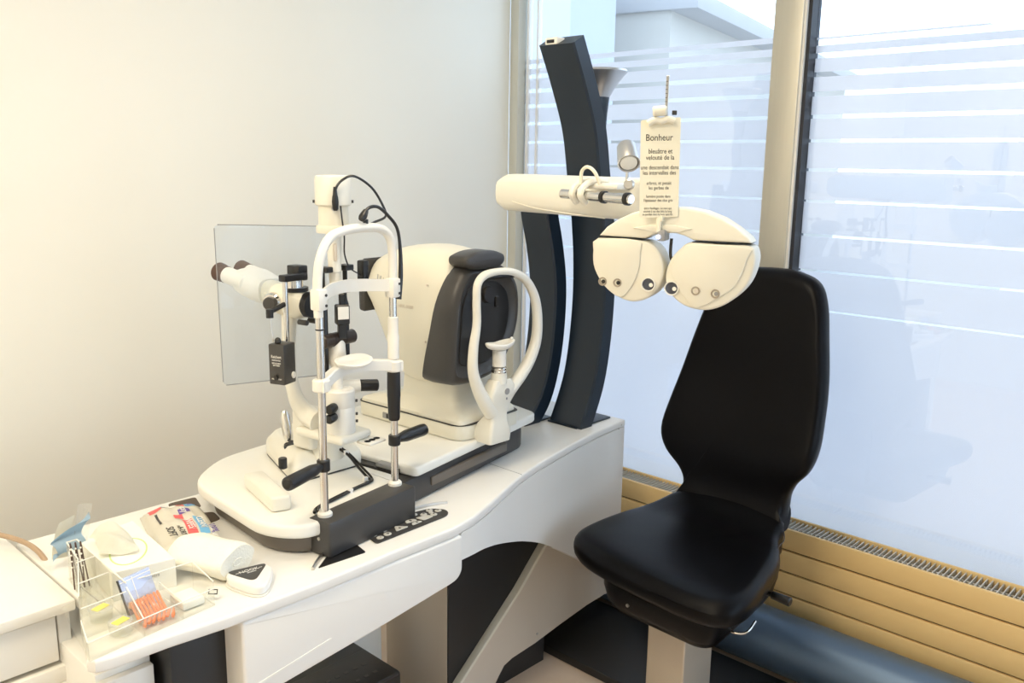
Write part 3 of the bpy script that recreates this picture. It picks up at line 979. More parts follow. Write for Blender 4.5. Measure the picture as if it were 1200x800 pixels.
# ------------------------------------------------------------------ chin rest frame of the slit lamp
UL, UR, VP = 1.306, 1.540, 1.340
chin = thing('chin_rest', 'white tubular chin rest frame with two chrome poles and black grips', 'chin rest', tuple(T10 @ V((UL + UR) / 2, VP, .832)), R(10))
for u, z1 in ((UL, 1.300), (UR, 1.300)):
    p = one('pole', M_CHROME, chin, cyl, (u, VP, .832), (u, VP, z1), .0088, seg=20, M=T10)
    b = bmesh.new()
    lathe(b, [(.0165, 0), (.0165, .006), (.013, .010), (.0095, .011)], (u, VP, .832), None, 24, T10)
    obj('foot_collar', b, M_PALE, p)
# arch
b = bmesh.new()
tube(b, [(UL - .002, VP, 1.275), (UL - .003, VP, 1.34), (UL + .006, VP, 1.395), (UL + .034, VP, 1.437), (UL + .08, VP, 1.452), (UL + .15, VP, 1.455), (UL + .20, VP, 1.448), (UL + .228, VP, 1.424), (UR + .001, VP, 1.375), (UR, VP, 1.30)], .0102, 14, 8, True, T10)
obj('head_arch', b, M_PALE, chin)
# forehead band
b = bmesh.new()
rings = []
for i in range(17):
    t = i / 16
    u = UL + (UR - UL) * t
    v = VP - .010 + .052 * math.sin(math.pi * t)
    zc = 1.318 + .006 * math.sin(math.pi * t)
    dv = .003
    rings.append([(u, v - dv, zc - .014), (u, v - dv, zc + .014), (u, v + dv, zc + .014), (u, v + dv, zc - .014)])
loft(b, rings, T10)
fbnd = obj('forehead_band', b, M_PALE, chin)
for u in (UL, UR):
    b = bmesh.new()
    box(b, u - .014, u + .012, VP - .015, VP + .013, 1.290, 1.335, .004, 2, T10)
    lg = obj('band_clamp', b, M_PALE, chin)
    for dz in (-.012, .010):
        one('screw', M_DGREY, lg, cyl, (u + .006, VP - .0145, 1.312 + dz), (u + .006, VP - .0165, 1.312 + dz), .0032, seg=10, M=T10)
one('ring', M_BLACK, chin, cyl, (UL, VP, 1.247), (UL, VP, 1.250), .0094, seg=18, M=T10)
# height sleeve on the right pole
b = bmesh.new()
lathe(b, [(.0135, 0), (.0135, .055), (.012, .058), (.012, .098), (.009, .1)], (UR, VP, 1.145), None, 22, T10)
obj('sleeve', b, M_PALE, chin)
b = bmesh.new()
lathe(b, [(.0125, 0), (.014, .005), (.0155, .055), (.016, .06), (.0155, .115), (.013, .118)], (UR, VP, .995), None, 22, T10)
obj('height_grip', b, M_BLACK, chin)
# crossbar with chin cup
b = bmesh.new()
rings = []
for i in range(17):
    t = i / 16
    u = UL - .012 + (UR - UL + .024) * t
    v = VP - .006 + .040 * math.sin(math.pi * t) ** 1.3
    zc = 1.128 + .012 * math.sin(math.pi * t)
    hh = .0125
    w_ = .014 - .004 * math.sin(math.pi * t)
    rings.append([(u, v - w_, zc - hh), (u, v - w_, zc + hh * .8), (u, v - w_ * .7, zc + hh), (u, v + w_ * .7, zc + hh), (u, v + w_, zc + hh * .8), (u, v + w_, zc - hh)])
loft(b, rings, T10)
for u in (UL, UR):
    cyl(b, (u, VP, 1.114), (u, VP, 1.141), .019, seg=24, bev=.003, M=T10)
cb = obj('cross_bar', b, M_PALE, chin)
b = bmesh.new()
uc = 1.428
t_ = bmesh.new()
NR, NT = 6, 28
grid = []
for r_ in range(NR + 1):
    row = []
    for k in range(NT):
        a = 2 * math.pi * k / NT
        s = r_ / NR
        x = math.cos(a) * .060 * s
        y_ = math.sin(a) * .032 * s
        z_ = .012 * (abs(x) / .060) ** 2 - .004 * s + .020 * max(0, y_ / .032) * s
        row.append((uc + x, VP + .020 + y_, 1.155 + z_))
    grid.append(row)
loft(b, [[(uc + (p[0] - uc) * .75, VP + .02 + (p[1] - VP - .02) * .75, 1.140) for p in grid[-1]], grid[-1], grid[4], grid[3], grid[2], grid[1]], T10)
obj('chin_cup', b, M_PALE, cb, sub=1)
for u, hz, du, dv in ((UL, .948, -.125, -.02), (UR, .945, .115, .0)):
    b = bmesh.new()
    cyl(b, (u, VP, hz - .013), (u, VP, hz + .013), .0145, seg=20, bev=.002, M=T10)
    d0 = V(u, VP, hz) + V(du, dv, -.002).normalized() * .012
    d1 = V(u, VP, hz) + V(du, dv, -.002)
    L = (d1 - d0).length
    lathe(b, [(.009, 0), (.011, .01), (.0145, .03), (.0155, L - .01), (.0145, L - .003), (.010, L)], d0, d1, 22, T10)
    obj('hand_grip', b, M_BLACK, chin)
# small fixation lamp on a flexible stalk at the right pole
b = bmesh.new()
tube(b, [(1.550, 1.330, 1.285), (1.559, 1.332, 1.335), (1.562, 1.335, 1.40), (1.552, 1.335, 1.448), (1.522, 1.335, 1.478), (1.490, 1.335, 1.498), (1.462, 1.335, 1.499), (1.444, 1.335, 1.488)], .0048, 10, 8, True, T10, rs=[.0060, .0055, .0038, .0038, .0038, .0038, .0038])
st = obj('fixation_stalk', b, M_BLACK, chin)
b = bmesh.new()
lathe(b, [(.0, 0), (.006, 0), (.0085, .012), (.009, .02), (.007, .026), (0, .028)], (1.449, VP - .005, 1.492), (1.420, VP - .010, 1.462), 16, T10)
obj('fixation_lamp', b, M_BLACK, st)
one('arch_plug', M_BLACK, chin, cyl, (UL + .147, VP, 1.462), (UL + .147, VP, 1.473), .006, seg=12, M=T10)

# ------------------------------------------------------------------ slit lamp
UC = 1.456
slit = thing('slit_lamp', 'cream slit lamp microscope with lamp tower standing behind the chin rest', 'slit lamp', (1.25, 1.90, .83))
bp = [(1.110, 1.757), (1.321, 1.756), (1.385, 2.08), (1.19, 2.02)]
b = bmesh.new()
c_ = sum((Vector(p) for p in bp), Vector((0, 0))) / 4
rings = []
for s, z in ((.97, .8315), (1.0, .836), (1.0, .862), (.97, .872), (.80, .893), (.70, .896)):
    rings.append([(c_.x + (p.x - c_.x) * s, c_.y + (p.y - c_.y) * s, z) for p in rpoly(bp, .03, 5)])
loft(b, rings)
base = obj('base', b, M_IVORY, slit, ang=50)
b = bmesh.new()
prism(b, rpoly([(c_.x + (p[0] - c_.x) * .99, c_.y + (p[1] - c_.y) * .99) for p in bp], .03, 5), .8305, .8345, 'z')
obj('rubber_foot', b, M_BLACK, base)
one('base_knob', M_BLACK, base, cyl, (1.100, 1.785, .868), (1.100, 1.785, .895), .0105, seg=18, bev=.002)
# joystick
b = bmesh.new()
jx, jy = 1.180, 1.880
lathe(b, [(.020, 0), (.019, .004), (.010, .008), (.008, .014), (.011, .022), (.0135, .055), (.012, .080), (.008, .092), (0, .094)], (jx, jy, .882), (jx + .004, jy + .026, .98), 18)
obj('joystick', b, M_CHROME, slit)
# pivot column and arms, in the turned frame of the table
b = bmesh.new()
lathe(b, [(.040, 0), (.038, .05), (.034, .055), (.034, .062)], (1.512, 1.535, .872), None, 28, T10)
box(b, 1.452, 1.515, 1.53, 1.60, .90, 1.0, .012, 3, T10)
obj('pivot_column', b, M_IVORY, slit)
b = bmesh.new()
box(b, 1.425, 1.530, 1.40, 1.56, .944, .966, .010, 3, T10)
obj('pivot_plate', b, M_IVORY, slit)
b = bmesh.new()
box(b, 1.482, 1.54, 1.365, 1.41, .938, .944, .002, 1, T10)
dp = obj('scale_plate', b, M_PALE, slit)
b = bmesh.new()
for k in range(3):
    lathe(b, [(.008, 0), (.008, .0006), (.006, .0006), (.006, 0)], (1.495 + k * .016, 1.385, .9441), None, 14, T10)
obj('scale_print', b, M_INK, dp)
# lower drum with knobs
b = bmesh.new()
lathe(b, [(.033, 0), (.034, .003), (.034, .062), (.033, .064), (.034, .066), (.034, .102), (.031, .106), (.028, .107)], (1.464, 1.44, .966), None, 28, T10)
dm = obj('lower_drum', b, M_PALE, slit)
for z in (.992, 1.010, 1.042):
    one('drum_screw', M_DGREY, dm, cyl, (1.487, 1.4135, z), (1.4895, 1.4095, z), .0035, seg=10, M=T10)
for z, du in ((1.038, -.052), (1.015, -.062)):
    b = bmesh.new()
    lathe(b, [(.004, 0), (.004, .016), (.0105, .018), (.0115, .024), (.0115, .04), (.009, .044)], (1.445, 1.43, z), (1.445 + du, 1.415, z - .003), 16, T10)
    obj('knob', b, M_BLACK, slit)
b = bmesh.new()
cyl(b, (1.49, 1.46, 1.068), (1.525, 1.435, 1.068), .016, seg=20, M=T10)
kb = obj('side_knob_hub', b, M_PALE, slit)
b = bmesh.new()
cyl(b, (1.525, 1.435, 1.068), (1.562, 1.41, 1.065), .0145, seg=20, bev=.002, M=T10)
obj('side_knob', b, M_BLACK, kb)
# illumination tower
b = bmesh.new()
lathe(b, [(.014, 0), (.014, .02), (.022, .035), (.020, .075), (.015, .09)], (UC, 1.44, 1.105), None, 22, T10)
lathe(b, [(.012, 0), (.012, .05)], (UC, 1.44, 1.066), None, 22, T10)
obj('tower_neck', b, M_PALE, slit)
b = bmesh.new()
cyl(b, (UC - .048, 1.44, 1.192), (UC + .054, 1.44, 1.192), .0165, seg=24, bev=.002, M=T10)
tilt = obj('tilt_drum', b, M_DARKBR, slit, label='dark brown tilting drum')
b = bmesh.new()
for u in (UC - .018, UC + .018):
    cyl(b, (u, 1.44, 1.192), (u + .002, 1.44, 1.192), .0170, seg=24, M=T10)
obj('drum_groove', b, M_BLACK, tilt)
for u in (1.423, 1.492):
    b = bmesh.new()
    lathe(b, [(.0085, 0), (.0085, .155), (.0055, .165), (.0045, .175), (.0045, .24)], (u, 1.445, 1.115), None, 14, T10)
    obj('guide_rod', b, M_BLACK, slit)
MH = T10 @ Matrix.Translation((UC + .004, 1.425, 0)) @ Matrix.Rotation(R(-32), 4, 'Z')
b = bmesh.new()
box(b, -.010, .010, -.008, .008, 1.195, 1.245, .002, 1, MH)
box(b, -.0155, .0155, -.014, .010, 1.228, 1.275, .003, 1, MH)
box(b, -.006, .006, -.006, .006, 1.270, 1.300, .002, 1, MH)
mh = obj('mirror_holder', b, M_BLACK, slit)
b = bmesh.new()
box(b, -.0125, .0125, -.0152, -.0138, 1.242, 1.271, 0, 1, MH)
obj('mirror', b, M_PALE, mh)
b = bmesh.new()
lathe(b, [(.0135, 0), (.0135, .05), (.0150, .052), (.0150, .06), (.0145, .062), (.0165, .105), (.0165, .14), (.022, .145)], (UC, 1.44, 1.298), None, 26, T10)
tw = obj('tower_tube', b, M_IVORY, slit)
b = bmesh.new()
box(b, -.004, .004, -.0175, -.0150, 1.375, 1.415, .003, 2, T10 @ Matrix.Translation((UC, 1.44, 0)) @ Matrix.Rotation(R(-40), 4, 'Z'))
obj('scale_window', b, M_BEIGEMET, tw)
b = bmesh.new()
box(b, UC - .040, UC - .019, 1.425, 1.455, 1.350, 1.363, .002, 1, T10)
box(b, UC + .020, UC + .048, 1.425, 1.455, 1.350, 1.363, .002, 1, T10)
obj('filter_lever', b, M_BLACK, slit)
b = bmesh.new()
lathe(b, [(.0385, 0), (.0395, .003), (.0395, .013), (.0385, .016), (.0345, .018), (.0338, .025), (.0338, .062)], (UC, 1.44, 1.438), None, 36, T10)
obj('lamp_neck', b, M_CREAM, slit)
b = bmesh.new()
lathe(b, [(.038, 0), (.0405, .003), (.0405, .060), (.0385, .065), (.035, .067), (0, .068)], (UC, 1.44, 1.499), None, 36, T10)
lc = obj('lamp_cap', b, M_IVORY, slit)
for u in (-1, 1):
    one('cap_screw', M_DGREY, lc, cyl, (UC + u * .028, 1.44 + u * -.028, 1.508), (UC + u * .032, 1.44 - u * .032, 1.508), .0035, seg=10, M=T10)
one('cap_screw', M_STEEL, lc, cyl, (UC - .023, 1.417, 1.494), (UC - .030, 1.410, 1.494), .005, seg=12, M=T10)
# black slit-width lever at the right of the tower
b = bmesh.new()
cyl(b, (1.492, 1.44, 1.31), (1.492, 1.44, 1.352), .003, seg=10, M=T10)
box(b, 1.484, 1.502, 1.43, 1.45, 1.298, 1.318, .003, 1, T10)
box(b, 1.50, 1.545, 1.436, 1.446, 1.302, 1.309, .002, 1, T10)
box(b, 1.540, 1.560, 1.430, 1.452, 1.300, 1.368, .004, 2, T10)
obj('slit_lever', b, M_BLACK, slit)

# microscope arm
b = bmesh.new()
rings = []
for (v, z, w_) in ((1.585, 1.235, .020), (1.590, 1.19, .017), (1.592, 1.14, .016), (1.590, 1.09, .016), (1.58, 1.05, .017), (1.565, 1.02, .02), (1.535, .995, .024), (1.50, .985, .026)):
    rings.append((v, z, w_))
P = [V(UC - .008 + .0 * i, r_[0], r_[1]) for i, r_ in enumerate(rings)]
tube(b, P, .02, 12, 6, True, T10, 1.0, [r_[2] for r_ in rings])
obj('microscope_arm', b, M_IVORY, slit)
b = bmesh.new()
rings = []
for v, rx, rz, zc in ((1.535, .022, .024, 1.262), (1.55, .034, .034, 1.262), (1.60, .037, .037, 1.268), (1.645, .036, .036, 1.276), (1.665, .032, .030, 1.282)):
    rings.append([(UC - .004 + .85 * rx * math.copysign(abs(math.cos(a)) ** .8, math.cos(a)), v, zc + rz * math.copysign(abs(math.sin(a)) ** .8, math.sin(a))) for a in [2 * math.pi * k / 24 for k in range(24)]])
loft(b, rings, T10)
obj('microscope_body', b, M_CREAM, slit, ang=50)
b = bmesh.new()
lathe(b, [(.016, .0), (.030, .0), (.031, .004), (.031, .018), (.026, .022)], (UC + .008, 1.520, 1.262), (UC + .006, 1.60, 1.264), 28, T10)
ob_ = obj('objective_ring', b, M_BLACK, slit)
b = bmesh.new()
lathe(b, [(0, 0), (.0165, 0), (.0165, .002), (0, .003)], (UC + .008, 1.524, 1.262), (UC + .008, 1.0, 1.262), 20, T10)
obj('objective_glass', b, M_LENS, ob_)
b = bmesh.new()
lathe(b, [(.012, 0), (.022, .0), (.024, .004), (.024, .016), (.020, .022)], (UC - .030, 1.61, 1.266), (UC - .07, 1.595, 1.266), 24, T10)
mg = obj('magnification_knob', b, M_CHROME, slit)
b = bmesh.new()
lathe(b, [(0, 0), (.017, 0), (.015, .012), (0, .012)], (UC - .048, 1.603, 1.266), (UC - .09, 1.587, 1.266), 20, T10)
obj('knob_cap', b, M_DGREY, mg)
# prism housing and eyepieces
b = bmesh.new()
rings = []
for v, rx, rz, zc in ((1.655, .040, .030, 1.285), (1.675, .049, .033, 1.290), (1.71, .053, .033, 1.300), (1.735, .050, .030, 1.306), (1.745, .044, .024, 1.308)):
    rings.append([(UC + rx * math.copysign(abs(math.cos(a)) ** .6, math.cos(a)), v, zc + rz * math.copysign(abs(math.sin(a)) ** .7, math.sin(a))) for a in [2 * math.pi * k / 24 for k in range(24)]])
loft(b, rings, T10)
obj('prism_housing', b, M_PALE, slit, ang=50)
for du in (-.034, .034):
    b = bmesh.new()
    cyl(b, (UC + du, 1.70, 1.303), (UC + du - .0, 1.775, 1.318), .0215, .0205, 22, .002, T10)
    ey = obj('eyepiece', b, M_PALE, slit)
    b = bmesh.new()
    lathe(b, [(.019, 0), (.0215, .003), (.0205, .007), (.0215, .010), (.0205, .014), (.0225, .017), (.0235, .032), (.021, .036), (.016, .036), (.013, .025)], (UC + du, 1.772, 1.3175), (UC + du, 1.872, 1.3375), 24, T10)
    obj('eye_cup', b, M_BROWN, ey)
# black bracket with tonometer hanger
b = bmesh.new()
box(b, UC - .062, UC + .01, 1.537, 1.560, 1.322, 1.338, .003, 2, T10)
box(b, UC - .008, UC + .022, 1.55, 1.59, 1.318, 1.354, .003, 2, T10)
cyl(b, (UC - .0, 1.57, 1.293), (UC - .0, 1.57, 1.302), .030, seg=28, M=T10)
obj('bracket', b, M_BLACK, slit)
b = bmesh.new()
cyl(b, (UC - .005, 1.57, 1.302), (UC - .005, 1.57, 1.320), .022, seg=24, M=T10)
obj('bracket_collar', b, M_CHROME, slit)
b = bmesh.new()
cyl(b, (UC - .055, 1.545, 1.17), (UC - .055, 1.545, 1.325), .0062, seg=14, M=T10)
obj('hanger_rod', b, M_CHROME, slit)
for u, v, z in ((UC - .012, 1.53, 1.222), (UC + .020, 1.53, 1.222)):
    b = bmesh.new()
    cyl(b, (u, v + .02, z), (u, v - .008, z), .0065, seg=14, bev=.001, M=T10)
    obj('clamp_screw', b, M_DGREY, slit)
# thin drop rod with knob and hanging black control box
b = bmesh.new()
cyl(b, (1.352, 1.545, 1.258), (1.395, 1.545, 1.270), .006, seg=12, M=T10)
ball(b, (1.352, 1.545, 1.256), .009, (1, 1, 1), 12, T10)
cyl(b, (1.352, 1.545, 1.245), (1.352, 1.545, 1.265), .0085, seg=12, M=T10)
obj('drop_clamp', b, M_BLACK, slit)
b = bmesh.new()
cyl(b, (1.352, 1.545, 1.255), (1.352, 1.537, 1.19), .0014, seg=8, M=T10)
obj('drop_wire', b, M_STEEL, slit)
BXM = T10 @ Matrix.Translation((1.366, 1.525, 1.14)) @ Matrix.Rotation(R(12), 4, 'Z') @ Matrix.Diagonal((.80, .80, 1, 1))
b = bmesh.new()
box(b, -.028, .028, -.026, .026, -.047, .047, .003, 2, BXM)
cbx = obj('control_box', b, M_DGREY, slit, label='hanging black control box')
b = bmesh.new()
ball(b, (-.012, .004, .052), .0095, (1, 1, 1), 14, BXM)
obj('box_knob', b, M_BLACK, cbx)
b = bmesh.new()
cyl(b, (.012, -.026, -.028), (.012, -.032, -.028), .0078, seg=18, bev=.001, M=BXM)
obj('box_button', b, M_PALE, cbx)
b = bmesh.new()
cyl(b, (-.028, 0, -.03), (-.034, 0, -.03), .006, seg=12, M=BXM)
obj('box_screw', b, M_BLACK, cbx)
LB = BXM @ frame((-.0283, 0, 0), (0, -1, 0), (0, 0, 1), (-1, 0, 0))
for s, dy, sz in (('Reichert', .018, .0100), ('MADE IN USA', .010, .0048), ('REPLACEABLE', .003, .0048), ('BATTERIES', -.002, .0048), ('PRESS TO START', -.034, .0046)):
    lettering('box_print', s, sz, LB @ Matrix.Translation((0, dy, .0)), M_WINK, cbx)
# breath shield
SM = Matrix.Translation((1.153, 1.842, 0)) @ Matrix.Rotation(R(-9), 4, 'Z')
b = bmesh.new()
prism(b, rpoly([(-.155, 1.077), (.155, 1.065), (.155, 1.437), (-.158, 1.452)], .012, 5), -.0015, .0015, 'y', 0, 1, SM)
obj('breath_shield', b, M_SHIELD, slit, label='large clear acrylic breath shield')
b = bmesh.new()
for A_, B_ in (((-.155, 1.085), (-.158, 1.444)), ((-.150, 1.452), (.155, 1.438)), ((-.148, 1.0765), (.155, 1.066))):
    tube(b, [(A_[0], 0, A_[1]), (B_[0], 0, B_[1])], .0011, 6, 1, True, SM)
obj('shield_edge', b, M_GREY, slit)

# cables of the slit lamp
b = bmesh.new()
tube(b, [(1.424, 1.402, 1.505), (1.424, 1.400, 1.536), (1.436, 1.392, 1.556), (1.462, 1.380, 1.565), (1.508, 1.370, 1.539), (1.541, 1.365, 1.495), (1.538, 1.358, 1.474), (1.495, 1.350, 1.465), (1.468, 1.342, 1.461), (1.455, 1.340, 1.457)], .0028, 8, 8, True, T10)
lamp_c = obj('cable', b, M_BLACK, None, label='thin black cable looping from the lamp cap to the chin rest arch', cat='cable')
b = bmesh.new()
lathe(b, [(.004, 0), (.0065, .004), (.0075, .02), (.0065, .03), (.0055, .034), (.0035, .052)], (1.424, 1.402, 1.490), None, 14, T10)
obj('plug', b, M_BLACK, lamp_c)
b = bmesh.new()
tube(b, [(1.436, 1.398, 1.500), (1.444, 1.402, 1.47), (1.458, 1.41, 1.43), (1.468, 1.42, 1.39), (1.495, 1.43, 1.355), (1.538, 1.438, 1.335)], .0018, 6, 8, True, T10)
obj('cable', b, M_BLACK, None, label='hair-thin black wire hanging from the lamp neck to the slit lever', cat='cable')
b = bmesh.new()
tube(b, [(1.168, 1.862, .893), (1.200, 1.835, .912), (1.222, 1.775, .905), (1.238, 1.72, .890), (1.250, 1.685, .858), (1.257, 1.66, .838), (1.255, 1.645, .8335), (1.21, 1.635, .833), (1.15, 1.62, .8335), (1.085, 1.60, .834), (1.055, 1.585, .8345), (1.042, 1.57, .835)], .0034, 8, 8)
tube(b, [(1.176, 1.872, .893), (1.208, 1.842, .915), (1.230, 1.785, .909), (1.246, 1.725, .889), (1.260, 1.68, .855), (1.266, 1.655, .836), (1.25, 1.638, .834), (1.20, 1.628, .834), (1.14, 1.610, .834), (1.07, 1.59, .835), (1.048, 1.565, .836)], .003, 8, 8)
sc_ = obj('cable', b, M_BLACK, None, label='pair of tied black cables running from the slit lamp base to the left pole', cat='cable')
b = bmesh.new()
for p in ((1.240, 1.722, .890), (1.247, 1.655, .837), (1.178, 1.622, .834)):
    box(b, p[0] - .006, p[0] + .006, p[1] - .004, p[1] + .004, p[2] - .004, p[2] + .006, .001)
obj('cable_tie', b, M_WHITE, sc_)
b = bmesh.new()
lathe(b, [(.005, 0), (.0075, .004), (.0075, .022), (.005, .026)], (1.158, 1.868, .886), (1.19, 1.84, .906), 12)
lathe(b, [(.005, 0), (.0075, .004), (.0075, .022), (.005, .026)], (1.166, 1.880, .886), (1.198, 1.852, .906), 12)
obj('plug', b, M_BLACK, sc_)

# ------------------------------------------------------------------ autorefractor
ar = thing('autorefractor', 'large cream autorefractor with charcoal face and white chin rest', 'autorefractor', (1.70, 1.86, .847), R(4))
AM = Matrix.Translation((1.70, 1.86, 0)) @ Matrix.Rotation(R(4), 4, 'Z') @ Matrix.Translation((-1.70, -1.86, 0))
bo_ = rpoly([(1.572, 1.705), (1.60, 1.680), (1.815, 1.680), (1.825, 1.70), (1.825, 2.11), (1.575, 2.11)], [.02, .03, .02, .02, .03, .03], 6)
b = bmesh.new()
prism(b, bo_, .848, .892, 'z', .006, 3, AM)
arb = obj('base', b, M_CREAM, ar)
b = bmesh.new()
prism(b, rpoly([(1.571, 1.704), (1.60, 1.679), (1.816, 1.679), (1.826, 1.70), (1.826, 2.111), (1.574, 2.111)], [.02, .03, .02, .02, .03, .03], 6), .8902, .8925, 'z', 0, 1, AM)
obj('base_groove', b, M_BLACK, arb)
b = bmesh.new()
box(b, 1.5705, 1.578, 1.955, 1.995, .858, .876, .002, 1, AM)
swp = obj('switch_recess', b, M_GREY, arb)
b = bmesh.new()
box(b, 1.5695, 1.573, 1.960, 1.978, .861, .874, .001, 1, AM)
obj('power_switch', b, M_BLACK, swp)
b = bmesh.new()
rings = []
for (x0, x1, y0, y1, z) in ((1.577, 1.822, 1.688, 2.105, .8926), (1.577, 1.822, 1.690, 2.10, .902), (1.590, 1.812, 1.705, 2.07, .914), (1.602, 1.795, 1.728, 1.99, .930), (1.606, 1.79, 1.738, 1.955, .945), (1.606, 1.79, 1.740, 1.945, 1.04)):
    rings.append([tuple((p.x, p.y, z)) for p in rpoly([(x0, y0), (x1, y0), (x1, y1), (x0, y1)], .025, 5)])
loft(b, rings, AM)
obj('neck', b, M_CREAM, ar, ang=40)
def sec(y_, zb_, zt_, hw, zlow=.0, cx=1.685):
    h = zt_ - zb_
    pr = [(0, zb_), (.55, zb_), (.76, zb_ + .012), (.86, zb_ + .05), (1.0, zb_ + .36 * h), (.99, zb_ + .60 * h), (.93, zt_ - .075), (.82, zt_ - .035), (.62, zt_ - .011), (.35, zt_ - .002), (0, zt_)]
    L = [(cx - hw * a, y_, z) for a, z in pr]
    Rr = [(cx + hw * a, y_, z) for a, z in reversed(pr[1:-1])]
    return L + Rr
b = bmesh.new()
loft(b, [sec(1.735, 1.005, 1.345, .115), sec(1.742, 1.003, 1.350, .122), sec(1.80, .985, 1.366, .130), sec(1.87, .98, 1.374, .134), sec(1.94, .985, 1.368, .132), sec(1.985, 1.06, 1.357, .127), sec(2.03, 1.13, 1.342, .120), sec(2.062, 1.165, 1.326, .112), sec(2.068, 1.17, 1.322, .105)], AM)
hd = obj('measuring_head', b, M_CREAM, ar, ang=50, sub=1)
b = bmesh.new()
prism(b, rpoly([(2.066, 1.165), (2.092, 1.168), (2.094, 1.305), (2.066, 1.325)], .01), 1.572, 1.80, 'x', .006, 2, AM)
obj('monitor', b, M_DGREY, ar, label='charcoal monitor on the operator side')
b = bmesh.new()
for k in range(4):
    tube(b, [(1.5668 - .0006 * 0, 2.0 - .012 * k, 1.283 - .004 * k), (1.5648, 2.0 - .012 * k, 1.268 - .003 * k), (1.5635, 1.995 - .012 * k, 1.256 - .003 * k)], .0012, 6, 4, True, AM)
obj('vent_slot', b, M_GREY, hd)
lettering('model_print', 'HRK-8000', .014, AM @ frame((1.5537, 1.875, 1.205), (0, -1, 0), (0, 0, 1), (-1, 0, 0)), M_BEIGEMET, hd)
for p in ((1.5565, 1.795, 1.272), (1.553, 1.80, 1.115)):
    b = bmesh.new()
    cyl(b, (p[0] + .004, p[1], p[2]), (p[0] - .0005, p[1], p[2]), .003, seg=10, M=AM)
    obj('screw', b, M_BEIGEMET, hd)
# charcoal face shell
fo_ = [(1.605, 1.325), (1.572, 1.285), (1.550, 1.225), (1.543, 1.15), (1.536, 1.05), (1.548, 1.010), (1.625, .998), (1.70, 1.005), (1.755, 1.03), (1.80, 1.085), (1.828, 1.15), (1.833, 1.22), (1.815, 1.28), (1.765, 1.318), (1.70, 1.33), (1.64, 1.33)]
def scale_out(pts, s, c):
    return [Vector((c[0] + (p[0] - c[0]) * s, c[1] + (p[1] - c[1]) * s)) for p in pts]
cf = (1.685, 1.17)
oo = closed_spline(fo_, 3)
b = bmesh.new()
rings = []
for y_, s in ((1.775, .93), (1.770, .985), (1.745, 1.0), (1.708, .985), (1.692, .93), (1.687, .86), (1.694, .80), (1.700, .70)):
    rings.append([(p.x, y_ + max(0, y_ - 1.70) * (1.17 - p.y) * 2.6, p.y) for p in scale_out(oo, s, cf)])
loft(b, rings, AM)
fs = obj('face_shell', b, M_DGREY, ar, label='charcoal face shell', ang=45)
b = bmesh.new()
prism(b, [tuple(p) for p in scale_out(oo, .69, cf)], 1.6965, 1.703, 'y', .002, 1, AM)
obj('face_window', b, M_BLACK, fs)
b = bmesh.new()
lathe(b, [(.010, 0), (.022, 0), (.024, .004), (.024, .010), (.026, .012)], AM @ V(1.690, 1.684, 1.245), AM @ V(1.690, 1.90, 1.245), 24)
obj('measuring_port', b, M_BLACK, fs)
b = bmesh.new()
lathe(b, [(0, 0), (.011, 0), (.011, .001), (0, .001)], AM @ V(1.690, 1.686, 1.245), AM @ V(1.690, 1.4, 1.245), 18)
obj('port_glass', b, M_LENS, fs)
for x in (1.635, 1.655, 1.73):
    b = bmesh.new()
    box(b, x - .007, x + .007, 1.690, 1.700, 1.205, 1.235, .002, 1, AM)
    obj('sensor_window', b, M_BLACK, fs)
b = bmesh.new()
ho = rpoly([(1.583, 1.353), (1.583, 1.333), (1.61, 1.318), (1.72, 1.316), (1.745, 1.33), (1.745, 1.352), (1.70, 1.367), (1.63, 1.367)], [.012, .01, .02, .02, .01, .012, .03, .03], 4)
prism(b, ho, 1.675, 1.745, 'y', .010, 3, AM)
obj('brow_hood', b, M_DGREY, ar)
# chin rest of the autorefractor
CY = 1.632
b = bmesh.new()
rings = []
for x0, x1, y0, y1, z in ((1.640, 1.722, 1.615, 1.70, .842), (1.638, 1.724, 1.612, 1.69, .87), (1.645, 1.715, 1.615, 1.675, .895), (1.655, 1.712, 1.617, 1.655, .92), (1.648, 1.722, 1.615, 1.655, .95), (1.640, 1.735, 1.612, 1.655, .975), (1.650, 1.735, 1.612, 1.655, 1.0), (1.660, 1.722, 1.615, 1.652, 1.018)):
    rings.append([(p.x, p.y, z) for p in rpoly([(x0, y0), (x1, y0), (x1, y1), (x0, y1)], .012, 4)])
loft(b, rings)
obj('chin_bracket', b, M_IVORY, ar, ang=50)
b = bmesh.new()
tube(b, [(1.660, CY, .925), (1.632, CY, .965), (1.605, CY, 1.010), (1.588, CY, 1.06), (1.590, CY, 1.12), (1.601, CY, 1.18), (1.600, CY, 1.24), (1.603, CY, 1.285), (1.628, CY, 1.308), (1.680, CY, 1.314), (1.735, CY, 1.308), (1.785, CY, 1.286), (1.823, CY, 1.24), (1.840, CY, 1.18), (1.838, CY, 1.11), (1.812, CY, 1.055), (1.775, CY, 1.015), (1.735, CY, .985), (1.705, CY, .955)],
     .0135, 14, 6, True, None, 1.0, [.020, .020, .017, .0145, .013, .0115, .011, .011, .011, .010, .011, .012, .0135, .0145, .0155, .017, .018, .020, .018])
obj('face_frame', b, M_IVORY, ar)
b = bmesh.new()
box(b, 1.625, 1.748, CY - .006, CY + .018, 1.293, 1.316, .008, 3)
obj('forehead_pad', b, M_BLACK, ar)
b = bmesh.new()
cyl(b, (1.688, CY, 1.055), (1.688, CY, 1.10), .019, seg=22)
stc = obj('chin_stem', b, M_PALE, ar)
b = bmesh.new()
lathe(b, [(.0195, 0), (.021, .002), (.021, .006), (.0195, .008), (.021, .010), (.021, .014), (.019, .016)], (1.688, CY, 1.036), None, 24)
obj('stem_ring', b, M_CHROME, stc)
